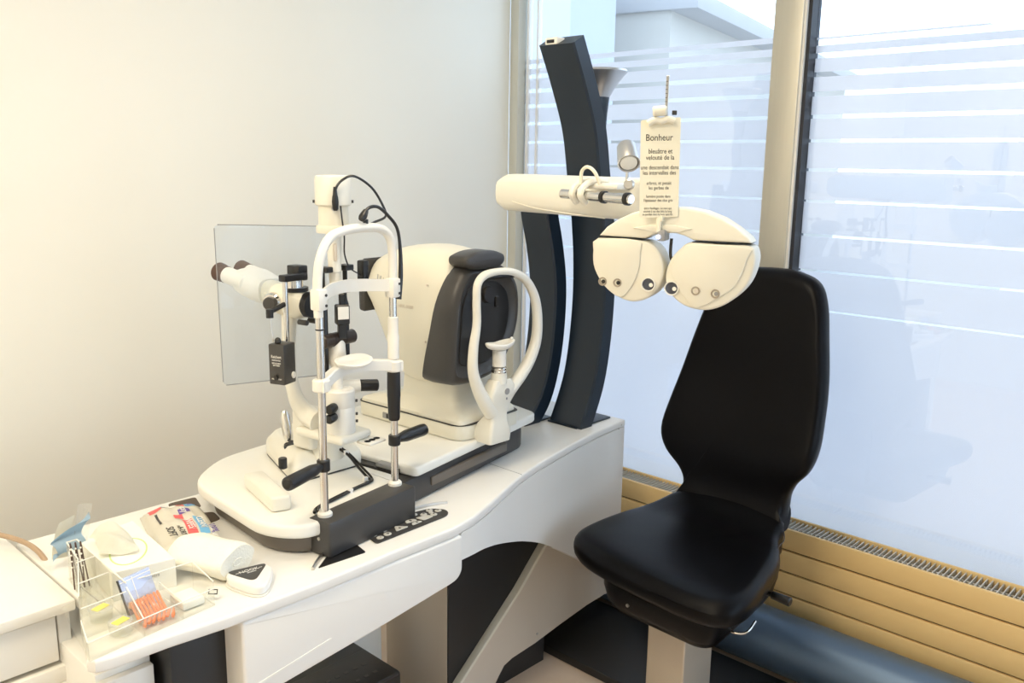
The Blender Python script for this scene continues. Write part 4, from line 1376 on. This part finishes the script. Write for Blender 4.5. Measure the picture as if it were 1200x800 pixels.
b = bmesh.new()
cyl(b, (1.688, CY, 1.008), (1.688, CY, 1.037), .023, .021, 22)
obj('stem_base', b, M_IVORY, ar)
b = bmesh.new()
rings = []
for s, z in ((.45, 1.100), (.85, 1.104), (.98, 1.113), (.95, 1.120), (.7, 1.118), (.3, 1.115)):
    rings.append([(1.685 + math.cos(a) * .055 * s, CY - .006 + math.sin(a) * .026 * s, z + .009 * abs(math.cos(a)) * s * s) for a in [2 * math.pi * k / 28 for k in range(28)]])
loft(b, rings)
obj('chin_cup', b, M_PALE, ar, ang=60, sub=1)
b = bmesh.new()
ball(b, (1.728, CY - .008, 1.128), .0045, (1, 1, 1), 10)
obj('paper_pin', b, M_PALE, ar)
b = bmesh.new()
lathe(b, [(.006, 0), (.009, 0), (.009, .002), (.006, .002)], (1.700, 1.6125, .985), (1.700, 1.4, .985), 18)
box(b, 1.697, 1.701, 1.6105, 1.6125, .962, .968)
obj('emblem', b, M_GREY, ar)

# ------------------------------------------------------------------ examination chair
CHY = 1.24
chair = thing('examination_chair', 'black leather examination chair with tall shaped backrest', 'chair', (2.12, CHY, 0))
one('base_plate', M_SATIN, chair, prism, rpoly([(2.035, .55), (2.405, .55), (2.405, 1.88), (2.335, 1.88), (2.038, 1.825)], .006), .0005, .030, 'z', .003, 2)
one('pillar', M_PILLAR, chair, prism, rpoly([(2.055, 1.222), (2.215, 1.222), (2.215, 1.352), (2.055, 1.352)], .006), .03, .43, 'z')
b = bmesh.new()
rings = []
for s, z, dx in ((.74, .362, .0), (.86, .366, .0), (.95, .395, .0), (1.0, .44, 0), (1.0, .495, 0)):
    cxx, cyy = 2.07, 1.205
    rings.append([(cxx + (p.x - cxx) * s + dx, cyy + (p.y - cyy) * s, z) for p in rpoly([(1.835, 1.015), (2.30, 1.05), (2.30, 1.40), (1.85, 1.40)], .07, 6)])
loft(b, rings)
und = obj('under_housing', b, M_LEATHER, chair, ang=50)
one('housing_screw', M_STEEL, und, cyl, (1.868, 1.285, .415), (1.848, 1.287, .413), .005, seg=10)
b = bmesh.new()
tube(b, [(1.99, 1.06, .415), (1.955, 1.035, .405), (1.945, 1.01, .405), (1.962, .985, .41), (1.995, .98, .43)], .0035, 8, 6)
obj('release_wire', b, M_CHROME, chair)
b = bmesh.new()
cyl(b, (2.12, 1.03, .452), (2.12, .985, .452), .007, seg=12)
cyl(b, (2.12, 1.0, .452), (2.12, .945, .450), .011, .013, 14, .002)
obj('recline_lever', b, M_BLACK, chair)
# seat
so_ = closed_spline([(1.868, 1.492), (1.826, 1.40), (1.80, 1.22), (1.790, 1.06), (1.815, .972), (1.90, .950), (2.05, .978), (2.18, 1.012), (2.265, 1.060), (2.34, 1.09), (2.375, 1.25), (2.34, 1.42), (2.25, 1.485), (2.15, 1.515), (2.02, 1.530), (1.92, 1.525)], 5)
b = bmesh.new()
def seat_warp(p):
    x, y_, z = p.x, p.y, p.z
    k = max(0.0, (x - 2.17) / .2)
    z += .075 * k * k * (1 if z > .03 else 0)
    f = max(0.0, (1.90 - x) / .11)
    z -= .014 * f * f * (1 if z > .05 else 0)
    return V(x, y_, z + .468)
cushion(b, so_, .082, .034, .006, 7, None, seat_warp)
so2 = obj('seat', b, M_LEATHER, chair, ang=60)
b = bmesh.new()
tube(b, [(2.32, 1.075, .557), (2.27, 1.048, .5475), (2.18, 1.012 + .022, .5435), (2.05, 1.000, .5435), (1.92, .975, .543)], .0016, 6, 8)
obj('stitching', b, M_BLACK, so2)
# backrest: outline in (y, z), leaned back and hollowed
bo2 = closed_spline([(1.435, .545), (1.432, .60), (1.455, .648), (1.505, .70), (1.530, .765), (1.523, .86), (1.508, .96), (1.486, 1.08), (1.455, 1.20), (1.425, 1.262), (1.37, 1.287), (1.25, 1.296), (1.17, 1.288), (1.112, 1.262), (1.080, 1.20), (1.058, 1.10), (1.036, .99), (1.022, .89), (1.014, .80), (1.03, .735), (1.068, .685), (1.086, .64), (1.086, .59), (1.080, .545), (1.25, .52)], 4)
def back_warp(p):
    y_, z = p.x, p.y
    d = p.z
    yc = 1.26
    x = 2.345 + .205 * (z - .6)
    x -= .035 * math.exp(-((z - .76) / .14) ** 2)          # lumbar swell towards the sitter
    x -= .30 * (y_ - yc) ** 2                               # wrapped sides
    if z < .64:
        x -= 5.5 * (.64 - z) ** 2
    return V(x + .075 - d, y_, z)
b = bmesh.new()
cushion(b, bo2, .075, .030, .004, 9, None, back_warp)
obj('backrest', b, M_LEATHER, chair, ang=60)
b = bmesh.new()
box(b, 2.385, 2.415, 1.15, 1.36, .47, .72, .01, 2)
box(b, 2.22, 2.415, 1.15, 1.36, .455, .485, .008, 2)
obj('back_bracket', b, M_BLACK, chair)

# ------------------------------------------------------------------ things on the desk's left end
Z = .7503
# tissue box
TB = [Vector((.641, 1.822)), Vector((.626, 1.640)), Vector((.742, 1.616)), Vector((.764, 1.862))]
tb = thing('tissue_box', 'white cardboard tissue box with green rimmed oval opening', 'tissue box', (.695, 1.735, Z))
one('carton', M_PAPER, tb, prism, TB, Z, .811, 'z', .0012, 1)
OM = Matrix.Translation((.690, 1.712, .8112)) @ Matrix.Rotation(R(62), 4, 'Z')
b = bmesh.new()
for a0 in range(1):
    ring_o = [(OM @ V(.066 * math.cos(a), .036 * math.sin(a), 0)) for a in [2 * math.pi * k / 32 for k in range(32)]]
    ring_i = [(OM @ V(.063 * math.cos(a), .033 * math.sin(a), 0)) for a in [2 * math.pi * k / 32 for k in range(32)]]
    up = [p + V(0, 0, .0006) for p in ring_o]
    upi = [p + V(0, 0, .0006) for p in ring_i]
    loft(b, [ring_o, up, upi, ring_i], None, False)
obj('opening_rim', b, M_GREEN, tb)
b = bmesh.new()
loft(b, [[OM @ V(.062 * math.cos(a), .032 * math.sin(a), z) for a in [2 * math.pi * k / 28 for k in range(28)]] for z in (.0001, .0004)])
obj('opening', b, M_TISSUE, tb)
lettering('carton_print', 'Mouchoirs', .010, frame((.690, 1.6255, .785), (.979, -.202, 0), (0, 0, 1), (-.202, -.979, 0)), M_GREY, tb)
b = bmesh.new()
NX, NY = 14, 10
def sheet_grid(bm, fn, nx, ny, th=.0012):
    g = [[bm.verts.new(fn(i / nx, j / ny)) for j in range(ny + 1)] for i in range(nx + 1)]
    for i in range(nx):
        for j in range(ny):
            bm.faces.new((g[i][j], g[i + 1][j], g[i + 1][j + 1], g[i][j + 1]))
    r = bmesh.ops.solidify(bm, geom=list(bm.faces), thickness=th)
    bmesh.ops.recalc_face_normals(bm, faces=list(bm.faces))
def tis(u, v):
    # a pulled tissue folded over to the left
    x = .697 - .066 * u + .008 * math.sin(3 * v) + .016 * (1 - v)
    y_ = 1.770 - .085 * v + .03 * u
    z = .8130 + .030 * math.sin(min(1, u * 1.05) * math.pi) ** .6 * (1 - .85 * v) ** 1.2 + .014 * u * (1 - v) + .005 * math.sin(9 * v + 5 * u) + .004
    return V(x, y_, max(z, .8128))
sheet_grid(b, tis, NX, NY)
obj('tissue', b, M_TISSUE, None, label='white tissue pulled up out of the tissue box', cat='tissue', ang=60)

# wet wipes packet
wp = thing('wipes_packet', 'crumpled wet wipes packet printed in red and blue beside the tissue box', 'packet', (.87, 1.85, Z))
WQ = [V(.775, 1.765, 0), V(.905, 1.722, 0), V(.968, 1.955, 0), V(.838, 1.998, 0)]
def wq(s, t):
    return WQ[0] * (1 - s) * (1 - t) + WQ[1] * s * (1 - t) + WQ[2] * s * t + WQ[3] * (1 - s) * t
def wh(s, t):
    e = min(s, 1 - s, .30) / .30
    f = min(t, 1 - t, .18) / .18
    return Z + .004 + .033 * (e ** .35) * (f ** .4) + .0025 * math.sin(17 * t + 5 * s) * e * f + .002 * math.sin(23 * s + 9 * t) * f
b = bmesh.new()
N_ = 22
g = [[b.verts.new((*wq(i / N_, j / N_).xy, wh(i / N_, j / N_))) for j in range(N_ + 1)] for i in range(N_ + 1)]
g2 = [[b.verts.new((*wq(i / N_, j / N_).xy, Z + .0005)) for j in range(N_ + 1)] for i in range(N_ + 1)]
for i in range(N_):
    for j in range(N_):
        b.faces.new((g[i][j], g[i + 1][j], g[i + 1][j + 1], g[i][j + 1]))
        b.faces.new((g2[i][j], g2[i][j + 1], g2[i + 1][j + 1], g2[i + 1][j]))
for i in range(N_):
    b.faces.new((g[i][0], g2[i][0], g2[i + 1][0], g[i + 1][0]))
    b.faces.new((g[i][N_], g[i + 1][N_], g2[i + 1][N_], g2[i][N_]))
    b.faces.new((g[0][i], g[0][i + 1], g2[0][i + 1], g2[0][i]))
    b.faces.new((g[N_][i], g2[N_][i], g2[N_][i + 1], g[N_][i + 1]))
bmesh.ops.recalc_face_normals(b, faces=list(b.faces))
obj('wrapper', b, M_PACK, wp, ang=60)
def print_patch(name, s0, s1, t0, t1, m, lift=.0008):
    b = bmesh.new()
    nx, ny = 6, 6
    g = [[b.verts.new((*wq(s0 + (s1 - s0) * i / nx, t0 + (t1 - t0) * j / ny).xy, wh(s0 + (s1 - s0) * i / nx, t0 + (t1 - t0) * j / ny) + lift)) for j in range(ny + 1)] for i in range(nx + 1)]
    for i in range(nx):
        for j in range(ny):
            b.faces.new((g[i][j], g[i + 1][j], g[i + 1][j + 1], g[i][j + 1]))
    return obj(name, b, m, wp, ang=60)
print_patch('printed_patch', .30, .38, .80, .97, M_VIOLET)
print_patch('printed_patch', .10, .29, .76, .97, M_RED)
print_patch('printed_patch', .42, .54, .80, .97, M_PAPER)
print_patch('printed_patch', .55, .68, .80, .96, M_RED)
print_patch('printed_patch', .69, .86, .80, .97, M_BLUEP)
print_patch('printed_patch', .74, .82, .84, .92, M_VIOLET, .0014)
print_patch('printed_patch', .52, .70, .58, .68, M_VIOLET)
print_patch('printed_patch', .42, .56, .48, .58, M_RED)
print_patch('printed_patch', .16, .20, .42, .72, M_DGREY)
print_patch('printed_patch', .50, .66, .10, .44, M_RED)
print_patch('printed_patch', .69, .84, .10, .48, M_BLUEP)
print_patch('printed_patch', .86, .965, .08, .34, M_PAPER)
def wl(s, t, txt, size, m, dz=.0022, rot=0.0):
    p = wq(s, t)
    ax = (wq(s, min(1, t + .02)) - wq(s, t)).normalized()
    M = frame((p.x, p.y, wh(s, t) + dz), -ax, V(0, 0, 1).cross(-ax), (0, 0, 1))
    lettering('packet_print', txt, size, M, m, wp)
wl(.91, .21, '100%', .024, M_VIOLET)
wl(.58, .27, 'WIPES', .021, M_WINK)
wl(.765, .29, 'CLEAN', .020, M_WINK)
wl(.42, .24, 'ULTRA-DRY', .017, M_INK)
wl(.26, .18, 'SOFT', .024, M_INK)
wl(.61, .63, 'cosy', .022, M_WINK)

# cotton roll
ct = thing('cotton_roll', 'soft white pleated cotton roll on the desk behind the white case', 'cotton', (.84, 1.61, Z))
c0, c1 = V(.800, 1.700, .7835), V(.850, 1.565, .7835)
axd = (c1 - c0).normalized()
per = V(0, 0, 1).cross(axd).normalized()
b = bmesh.new()
rings = []
for i in range(13):
    t = i / 12
    ring = []
    for k in range(28):
        a = 2 * math.pi * k / 28
        rx = .060 + .003 * math.sin(5 * t + 2 * a) + .003 * math.sin(3 * a)
        rz = .0325 + .002 * math.sin(4 * a + 3 * t)
        if i in (0, 12):
            rx *= .9
            rz *= .88
        z = rz * math.sin(a) * (1 - .10 * math.cos(2 * a))
        ring.append(c0 + (c1 - c0) * t + per * (rx * math.cos(a)) + V(0, 0, max(z, -.0328)))
    rings.append(ring)
loft(b, rings)
co = obj('cotton_body', b, M_COTTON, ct, ang=60)
b = bmesh.new()
for s in (.25, .45, .65, .82):
    tube(b, [c1 + axd * (-.004 + .0045 * (1 - s)) + per * (.055 * s * math.cos(a)) + V(0, 0, .028 * s * math.sin(a)) for a in [0.4 + 2 * math.pi * k / 14 for k in range(13)]], .0016, 6, 3)
obj('spiral_fold', b, M_COTTON, co)

# white rounded-triangle case
cs = thing('lens_case', 'white rounded triangular case with black logo label near the desk front edge', 'case', (.862, 1.520, Z))
tri = rpoly([(.800, 1.572), (.832, 1.430), (.925, 1.540)], [.06, .06, .06], 9)
one('case_body', M_WHITE, cs, prism, tri, Z + .003, .773, 'z', .005, 3)
tri_b = scale_out(tri, 1.04, (.853, 1.516))
one('case_base', M_PALE, cs, prism, tri_b, Z, Z + .004, 'z', .001, 1)
lb = rpoly([(.818, 1.560), (.840, 1.482), (.904, 1.540)], [.018, .022, .018], 6)
lbo = one('case_label', M_DGREY, cs, prism, lb, .773, .7734, 'z')
LM = frame((.857, 1.534, .7737), (.90, -.10, 0), (.10, .90, 0), (0, 0, 1))
lettering('case_print', '~NOOK~', .0135, LM, M_WINK, lbo)
lettering('case_print', 'collection', .005, LM @ Matrix.Translation((.002, -.009, 0)), M_WINK, lbo)

# clear organiser
og = thing('organizer', 'clear acrylic compartment organizer at the left end of the desk', 'organizer', (.60, 1.58, Z))
W_ = .0022
def wall(name, p0, p1, z1a, z1b, z0=Z):
    p0, p1 = V(*p0, 0), V(*p1, 0)
    d = (p1 - p0)
    n = V(-d.y, d.x, 0).normalized() * (W_ / 2)
    b = bmesh.new()
    loft(b, [[p0 - n + V(0, 0, z0), p0 + n + V(0, 0, z0), p0 + n + V(0, 0, z1a), p0 - n + V(0, 0, z1a)],
             [p1 - n + V(0, 0, z0), p1 + n + V(0, 0, z0), p1 + n + V(0, 0, z1b), p1 - n + V(0, 0, z1b)]])
    w_ = obj(name, b, M_ACRYL, og)
    b = bmesh.new()
    tube(b, [p0 + V(0, 0, z1a), p1 + V(0, 0, z1b)], .0013, 6, 1)
    obj('rim', b, M_PALE, w_)
one('floor_sheet', M_ACRYL, og, prism, [(.508, 1.458), (.757, 1.490), (.757, 1.575), (.616, 1.580), (.622, 1.80), (.600, 1.80), (.586, 1.70), (.545, 1.685)], Z, Z + .002, 'z')
wall('side_wall', (.509, 1.462), (.530, 1.545), .785, .785)
wall('side_wall', (.530, 1.545), (.588, 1.700), .832, .832)
wall('side_wall', (.588, 1.700), (.602, 1.795), .832, .832)
wall('back_wall', (.602, 1.795), (.622, 1.795), .832, .832)
wall('partition', (.622, 1.795), (.614, 1.545), .832, .828)
wall('partition', (.614, 1.545), (.612, 1.475), .820, .785)
wall('front_wall', (.509, 1.460), (.612, 1.474), .785, .785)
wall('front_wall', (.612, 1.474), (.757, 1.491), .785, .785)
wall('side_wall', (.757, 1.491), (.757, 1.574), .800, .812)
wall('back_wall', (.757, 1.575), (.616, 1.580), .812, .812)
wall('partition', (.690, 1.484), (.690, 1.577), .785, .79)
wall('partition', (.530, 1.540), (.613, 1.548), .810, .810)
wall('partition', (.556, 1.62), (.616, 1.628), .820, .820)
wall('partition', (.582, 1.695), (.619, 1.700), .828, .828)

# contents of the organiser
b = bmesh.new()
FM = frame((.645, 1.558, .758), (.966, .258, 0), (-.10, .37, .925), (.24, -.89, .38))
box(b, -.030, .040, 0, .070, 0, .004, .0015, 1, FM)
fp = obj('sachet', b, M_FOILB, None, label='pale blue foil sachet standing behind the orange swabs', cat='sachet')
b = bmesh.new()
box(b, -.0315, -.0295, 0, .070, .0005, .0046, 0, 1, FM)
obj('seam_strip', b, M_DGREY, fp)
b = bmesh.new()
box(b, -.003, -.001, .002, .066, .004, .0046, 0, 1, FM)
box(b, -.029, .039, .062, .064, .004, .0046, 0, 1, FM)
obj('fold', b, M_PALE, fp)
sw = thing('swab_bag', 'clear bag of orange interdental brushes in the organizer', 'bag', (.645, 1.525, Z + .002))
b = bmesh.new()
for k in range(9):
    x = .621 + .0068 * k
    yb = 1.512 + .0012 * k
    lathe(b, [(.0, 0), (.0028, .0), (.0032, .006), (.0026, .022), (.0030, .04), (.0026, .046), (0, .047)], (x, yb, .760 + .001 * (k % 2)), (x + .002, yb + .050, .786 + .002 * (k % 3)), 8)
obj('brush_handle', b, M_ORANGE, sw, kind='stuff')
b = bmesh.new()
for k in range(7):
    x = .620 + .009 * k
    lathe(b, [(.0, 0), (.003, .0), (.0036, .006), (.003, .020), (0, .03)], (x, 1.492 + .002 * (k % 3), .758 + .003 * (k % 2)), (x + .01, 1.51, .762), 8)
obj('brush_handle', b, M_ORANGE, sw, kind='stuff')
b = bmesh.new()
for k in range(14):
    x, y_ = .617 + random.random() * .055, 1.548 + random.random() * .012
    lathe(b, [(0, 0), (.0022, 0), (.0022, .012), (0, .013)], (x, y_, .772), (x + .002, y_ + .012, .785), 6)
obj('brush_tip', b, M_ORANGEP, sw, kind='stuff')
def bagf(u, v):
    x = .616 + .072 * u
    y_ = 1.482 + .094 * v
    z = .7645 + .032 * v + .004 * math.sin(9 * u) + .006 * math.sin(math.pi * u) + .003 * math.sin(11 * v + 3 * u)
    return V(x, y_, z)
b = bmesh.new()
sheet_grid(b, bagf, 12, 12, .0006)
obj('film', b, M_WRAP, sw, ang=60)
for (x, y_), lab in (((.585, 1.510), 'small clear tub with yellow label in the front organizer compartment'), ((.580, 1.585), 'small clear tub with yellow label in the second organizer compartment')):
    t = thing('sample_tub', lab, 'tub', (x, y_, Z + .002))
    b = bmesh.new()
    lathe(b, [(.018, 0), (.020, .002), (.021, .022), (.0215, .024), (.020, .024), (.0185, .003), (0, .003)], (x, y_, Z + .002), None, 20)
    obj('tub', b, M_ACRYL, t)
    b = bmesh.new()
    box(b, x - .014, x + .014, y_ - .008, y_ + .008, Z + .0265, Z + .0275, 0, 1, Matrix.Translation((x, y_, 0)) @ Matrix.Rotation(R(20), 4, 'Z') @ Matrix.Translation((-x, -y_, 0)))
    obj('tub_label', b, M_YELLOW, t)
    b = bmesh.new()
    lathe(b, [(0, 0), (.021, 0), (.021, .0015), (0, .0015)], (x, y_, Z + .0250), None, 20)
    obj('tub_lid', b, M_WRAP, t)
b = bmesh.new()
def pap(u, v):
    return V(.578 + .036 * u, 1.638 + .05 * v, .758 + .014 * math.sin(5 * u + 2 * v) + .018 * v)
sheet_grid(b, pap, 8, 8, .001)
obj('crumpled_wrapper', b, M_WRAP, None, label='crumpled clear wrapper in the third organizer compartment', cat='wrapper', ang=60)
b = bmesh.new()
box(b, .700, .745, 1.505, 1.560, Z + .003, Z + .018, .003, 2)
sb_ = obj('plain_carton', b, M_PAPER, None, label='small plain white carton in the right organizer compartment', cat='carton')
b = bmesh.new()
GM = frame((.762, 1.512, .757), (.70, -.70, 0), (.35, .35, .87), (.61, -.61, .5))
box(b, -.012, .014, 0, .020, 0, .0006, 0, 1, GM)
tg = obj('label_tag', M_PAPER and b, M_PAPER, None, label='small white label tag with black frame beside the organizer', cat='label')
b = bmesh.new()
box(b, -.008, .010, .005, .015, .0006, .0010, 0, 1, GM)
tp = obj('tag_frame', b, M_INK, tg)
b = bmesh.new()
box(b, -.006, .008, .007, .013, .0010, .0013, 0, 1, GM)
obj('tag_field', b, M_PAPER, tp)

# face mask, clear pouch and tweezers standing at the back of the organiser
b = bmesh.new()
def mk(u, v):
    a = V(.592, 1.855, .772); bb = V(.652, 1.835, .800)
    p = a + (bb - a) * u
    return V(p.x + .006 * math.sin(5 * v + 3 * u) + .012 * v, p.y + .012 * v + .010 * math.sin(9 * v + 4 * u), p.z + .052 * v * (.75 + .5 * u) + .004 * math.sin(12 * v + 6 * u))
sheet_grid(b, mk, 10, 14, .0015)
fm = obj('face_mask', b, M_MASK, None, label='folded pale blue face mask stuck behind the organizer', cat='mask', ang=60)
b = bmesh.new()
def mk2(u, v):
    p = V(.594, 1.868, .772) + V(.030, -.008, 0) * u
    return V(p.x + .022 * v, p.y + .010 * math.sin(3 * v), p.z + .075 * v + .012 * u * v)
sheet_grid(b, mk2, 8, 10, .0012)
b2 = bmesh.new()
tube(b2, [mk2(0, 1) + V(-.004, 0, -.008), mk2(.5, 1) + V(-.002, 0, -.004), mk2(1, 1) + V(.002, 0, -.004)], .008, 10, 4)
obj('mask_flap', b, M_MASKW, fm, ang=60)
b2.free()
b = bmesh.new()
def pch(u, v):
    p = V(.630, 1.850, .79) + V(.024, -.012, 0) * u
    return V(p.x + .022 * v, p.y + .005 * math.sin(4 * u) + .01 * v, p.z + .090 * v)
sheet_grid(b, pch, 6, 8, .0008)
obj('clear_pouch', b, M_WRAP, None, label='clear plastic pouch sticking up behind the face mask', cat='pouch', ang=60)
for k, (x, y_) in enumerate(((.594, 1.752), (.603, 1.750), (.612, 1.748))):
    t = thing('tweezers', ('left' if k == 0 else 'middle' if k == 1 else 'right') + ' one of three dark patterned tweezers in the organizer', 'tweezers', (x, y_, .755), group=None)
    b = bmesh.new()
    tube(b, [(x - .006, y_ - .02, .756), (x - .001, y_ - .005, .79), (x, y_, .812), (x + .003, y_ + .010, .842)], .0026, 6, 5, True, None, .6)
    tube(b, [(x + .003, y_ - .02, .756), (x + .004, y_ - .005, .79), (x + .003, y_, .812), (x + .0035, y_ + .010, .842)], .0022, 6, 5, True, None, .6)
    obj('tweezer_arm', b, M_BROWN, t)
    b = bmesh.new()
    for q in range(5):
        ball(b, (x - .002 + .0005 * q, y_ - .006 + .002 * q, .784 + .012 * q), .0021, (1, 1, 1), 6)
    obj('pattern_bead', b, M_PALE, t, kind='stuff')

# beige cord over the side cabinet
b = bmesh.new()
tube(b, [(.02, 2.02, .757), (.20, 2.06, .757), (.38, 2.11, .757), (.47, 2.16, .768), (.52, 2.12, .778), (.565, 2.04, .778), (.592, 1.965, .768), (.603, 1.915, .735), (.606, 1.90, .68)], .0058, 10, 8)
obj('cord', b, M_CORD, None, label='brown beige cord running over the side cabinet and down beside the desk', cat='cord')

# ------------------------------------------------------------------ white side cabinet at the left edge
sc = thing('side_cabinet', 'white side cabinet with a drawer on a square steel frame', 'cabinet', (.25, 1.98, 0))
one('cabinet_top', M_WHITE2, sc, box, -.10, .578, 1.705, 2.40, .727, .75, .003)
one('carcass_side', M_WHITE2, sc, box, .548, .572, 1.725, 2.38, .62, .727, .002)
one('carcass_side', M_WHITE2, sc, box, -.09, -.066, 1.725, 2.38, .62, .727, .002)
one('carcass_back', M_WHITE2, sc, box, -.066, .548, 2.35, 2.38, .62, .727, .002)
one('drawer_gap', M_GAPSHADE, sc, box, -.066, .548, 1.735, 1.75, .622, .727)
one('drawer_front', M_WHITE2, sc, box, -.060, .543, 1.716, 1.735, .628, .722, .002)
one('lower_rail', M_WHITE2, sc, box, -.09, .572, 1.708, 1.738, .585, .618, .003)
one('side_rail', M_WHITE2, sc, box, .545, .572, 1.738, 2.38, .585, .618, .003)
one('shelf', M_WHITE2, sc, box, -.066, .545, 1.738, 2.35, .25, .27, .003)
for x, y_ in ((.535, 1.708), (-.09, 1.708), (.535, 2.35), (-.09, 2.35)):
    one('leg', M_WHITE2, sc, box, x, x + .037, y_, y_ + .032, 0, .585, .003)

# low white drawer unit under the desk's left end
pd_ = thing('drawer_pedestal', 'low white drawer pedestal under the left end of the desk', 'drawer unit', (.60, 1.75, 0))
one('pedestal_body', M_WHITE2, pd_, box, .55, .655, 1.56, 2.0, .0, .66, .004)
one('drawer_front', M_WHITE2, pd_, box, .552, .653, 1.542, 1.56, .34, .648, .003)
one('drawer_front', M_WHITE2, pd_, box, .552, .653, 1.542, 1.56, .02, .332, .003)

# black printer and white box on the floor below the desk
pr = thing('printer', 'black printer standing below the desk beside the white column', 'printer', (1.17, 1.85, 0))
one('printer_body', M_BLACK, pr, box, .93, 1.36, 1.66, 2.02, 0, .27, .012, 3)
one('control_panel', M_SATIN, pr, box, 1.00, 1.34, 1.645, 1.80, .27, .285, .006)
for k in range(9):
    for r_ in range(2):
        one('printer_key', M_DGREY, pr, box, 1.06 + .028 * k, 1.072 + .028 * k, 1.68 + .05 * r_, 1.69 + .05 * r_, .2852, .2865)
one('paper_tray', M_DGREY, pr, box, 1.0, 1.30, 1.62, 1.66, .03, .05, .004)
b = bmesh.new()
box(b, 1.33, 1.515, 1.94, 2.05, 0, .34, .01, 2)
obj('white_box', b, M_WHITE2, None, label='plain white box on the floor behind the printer', cat='box')
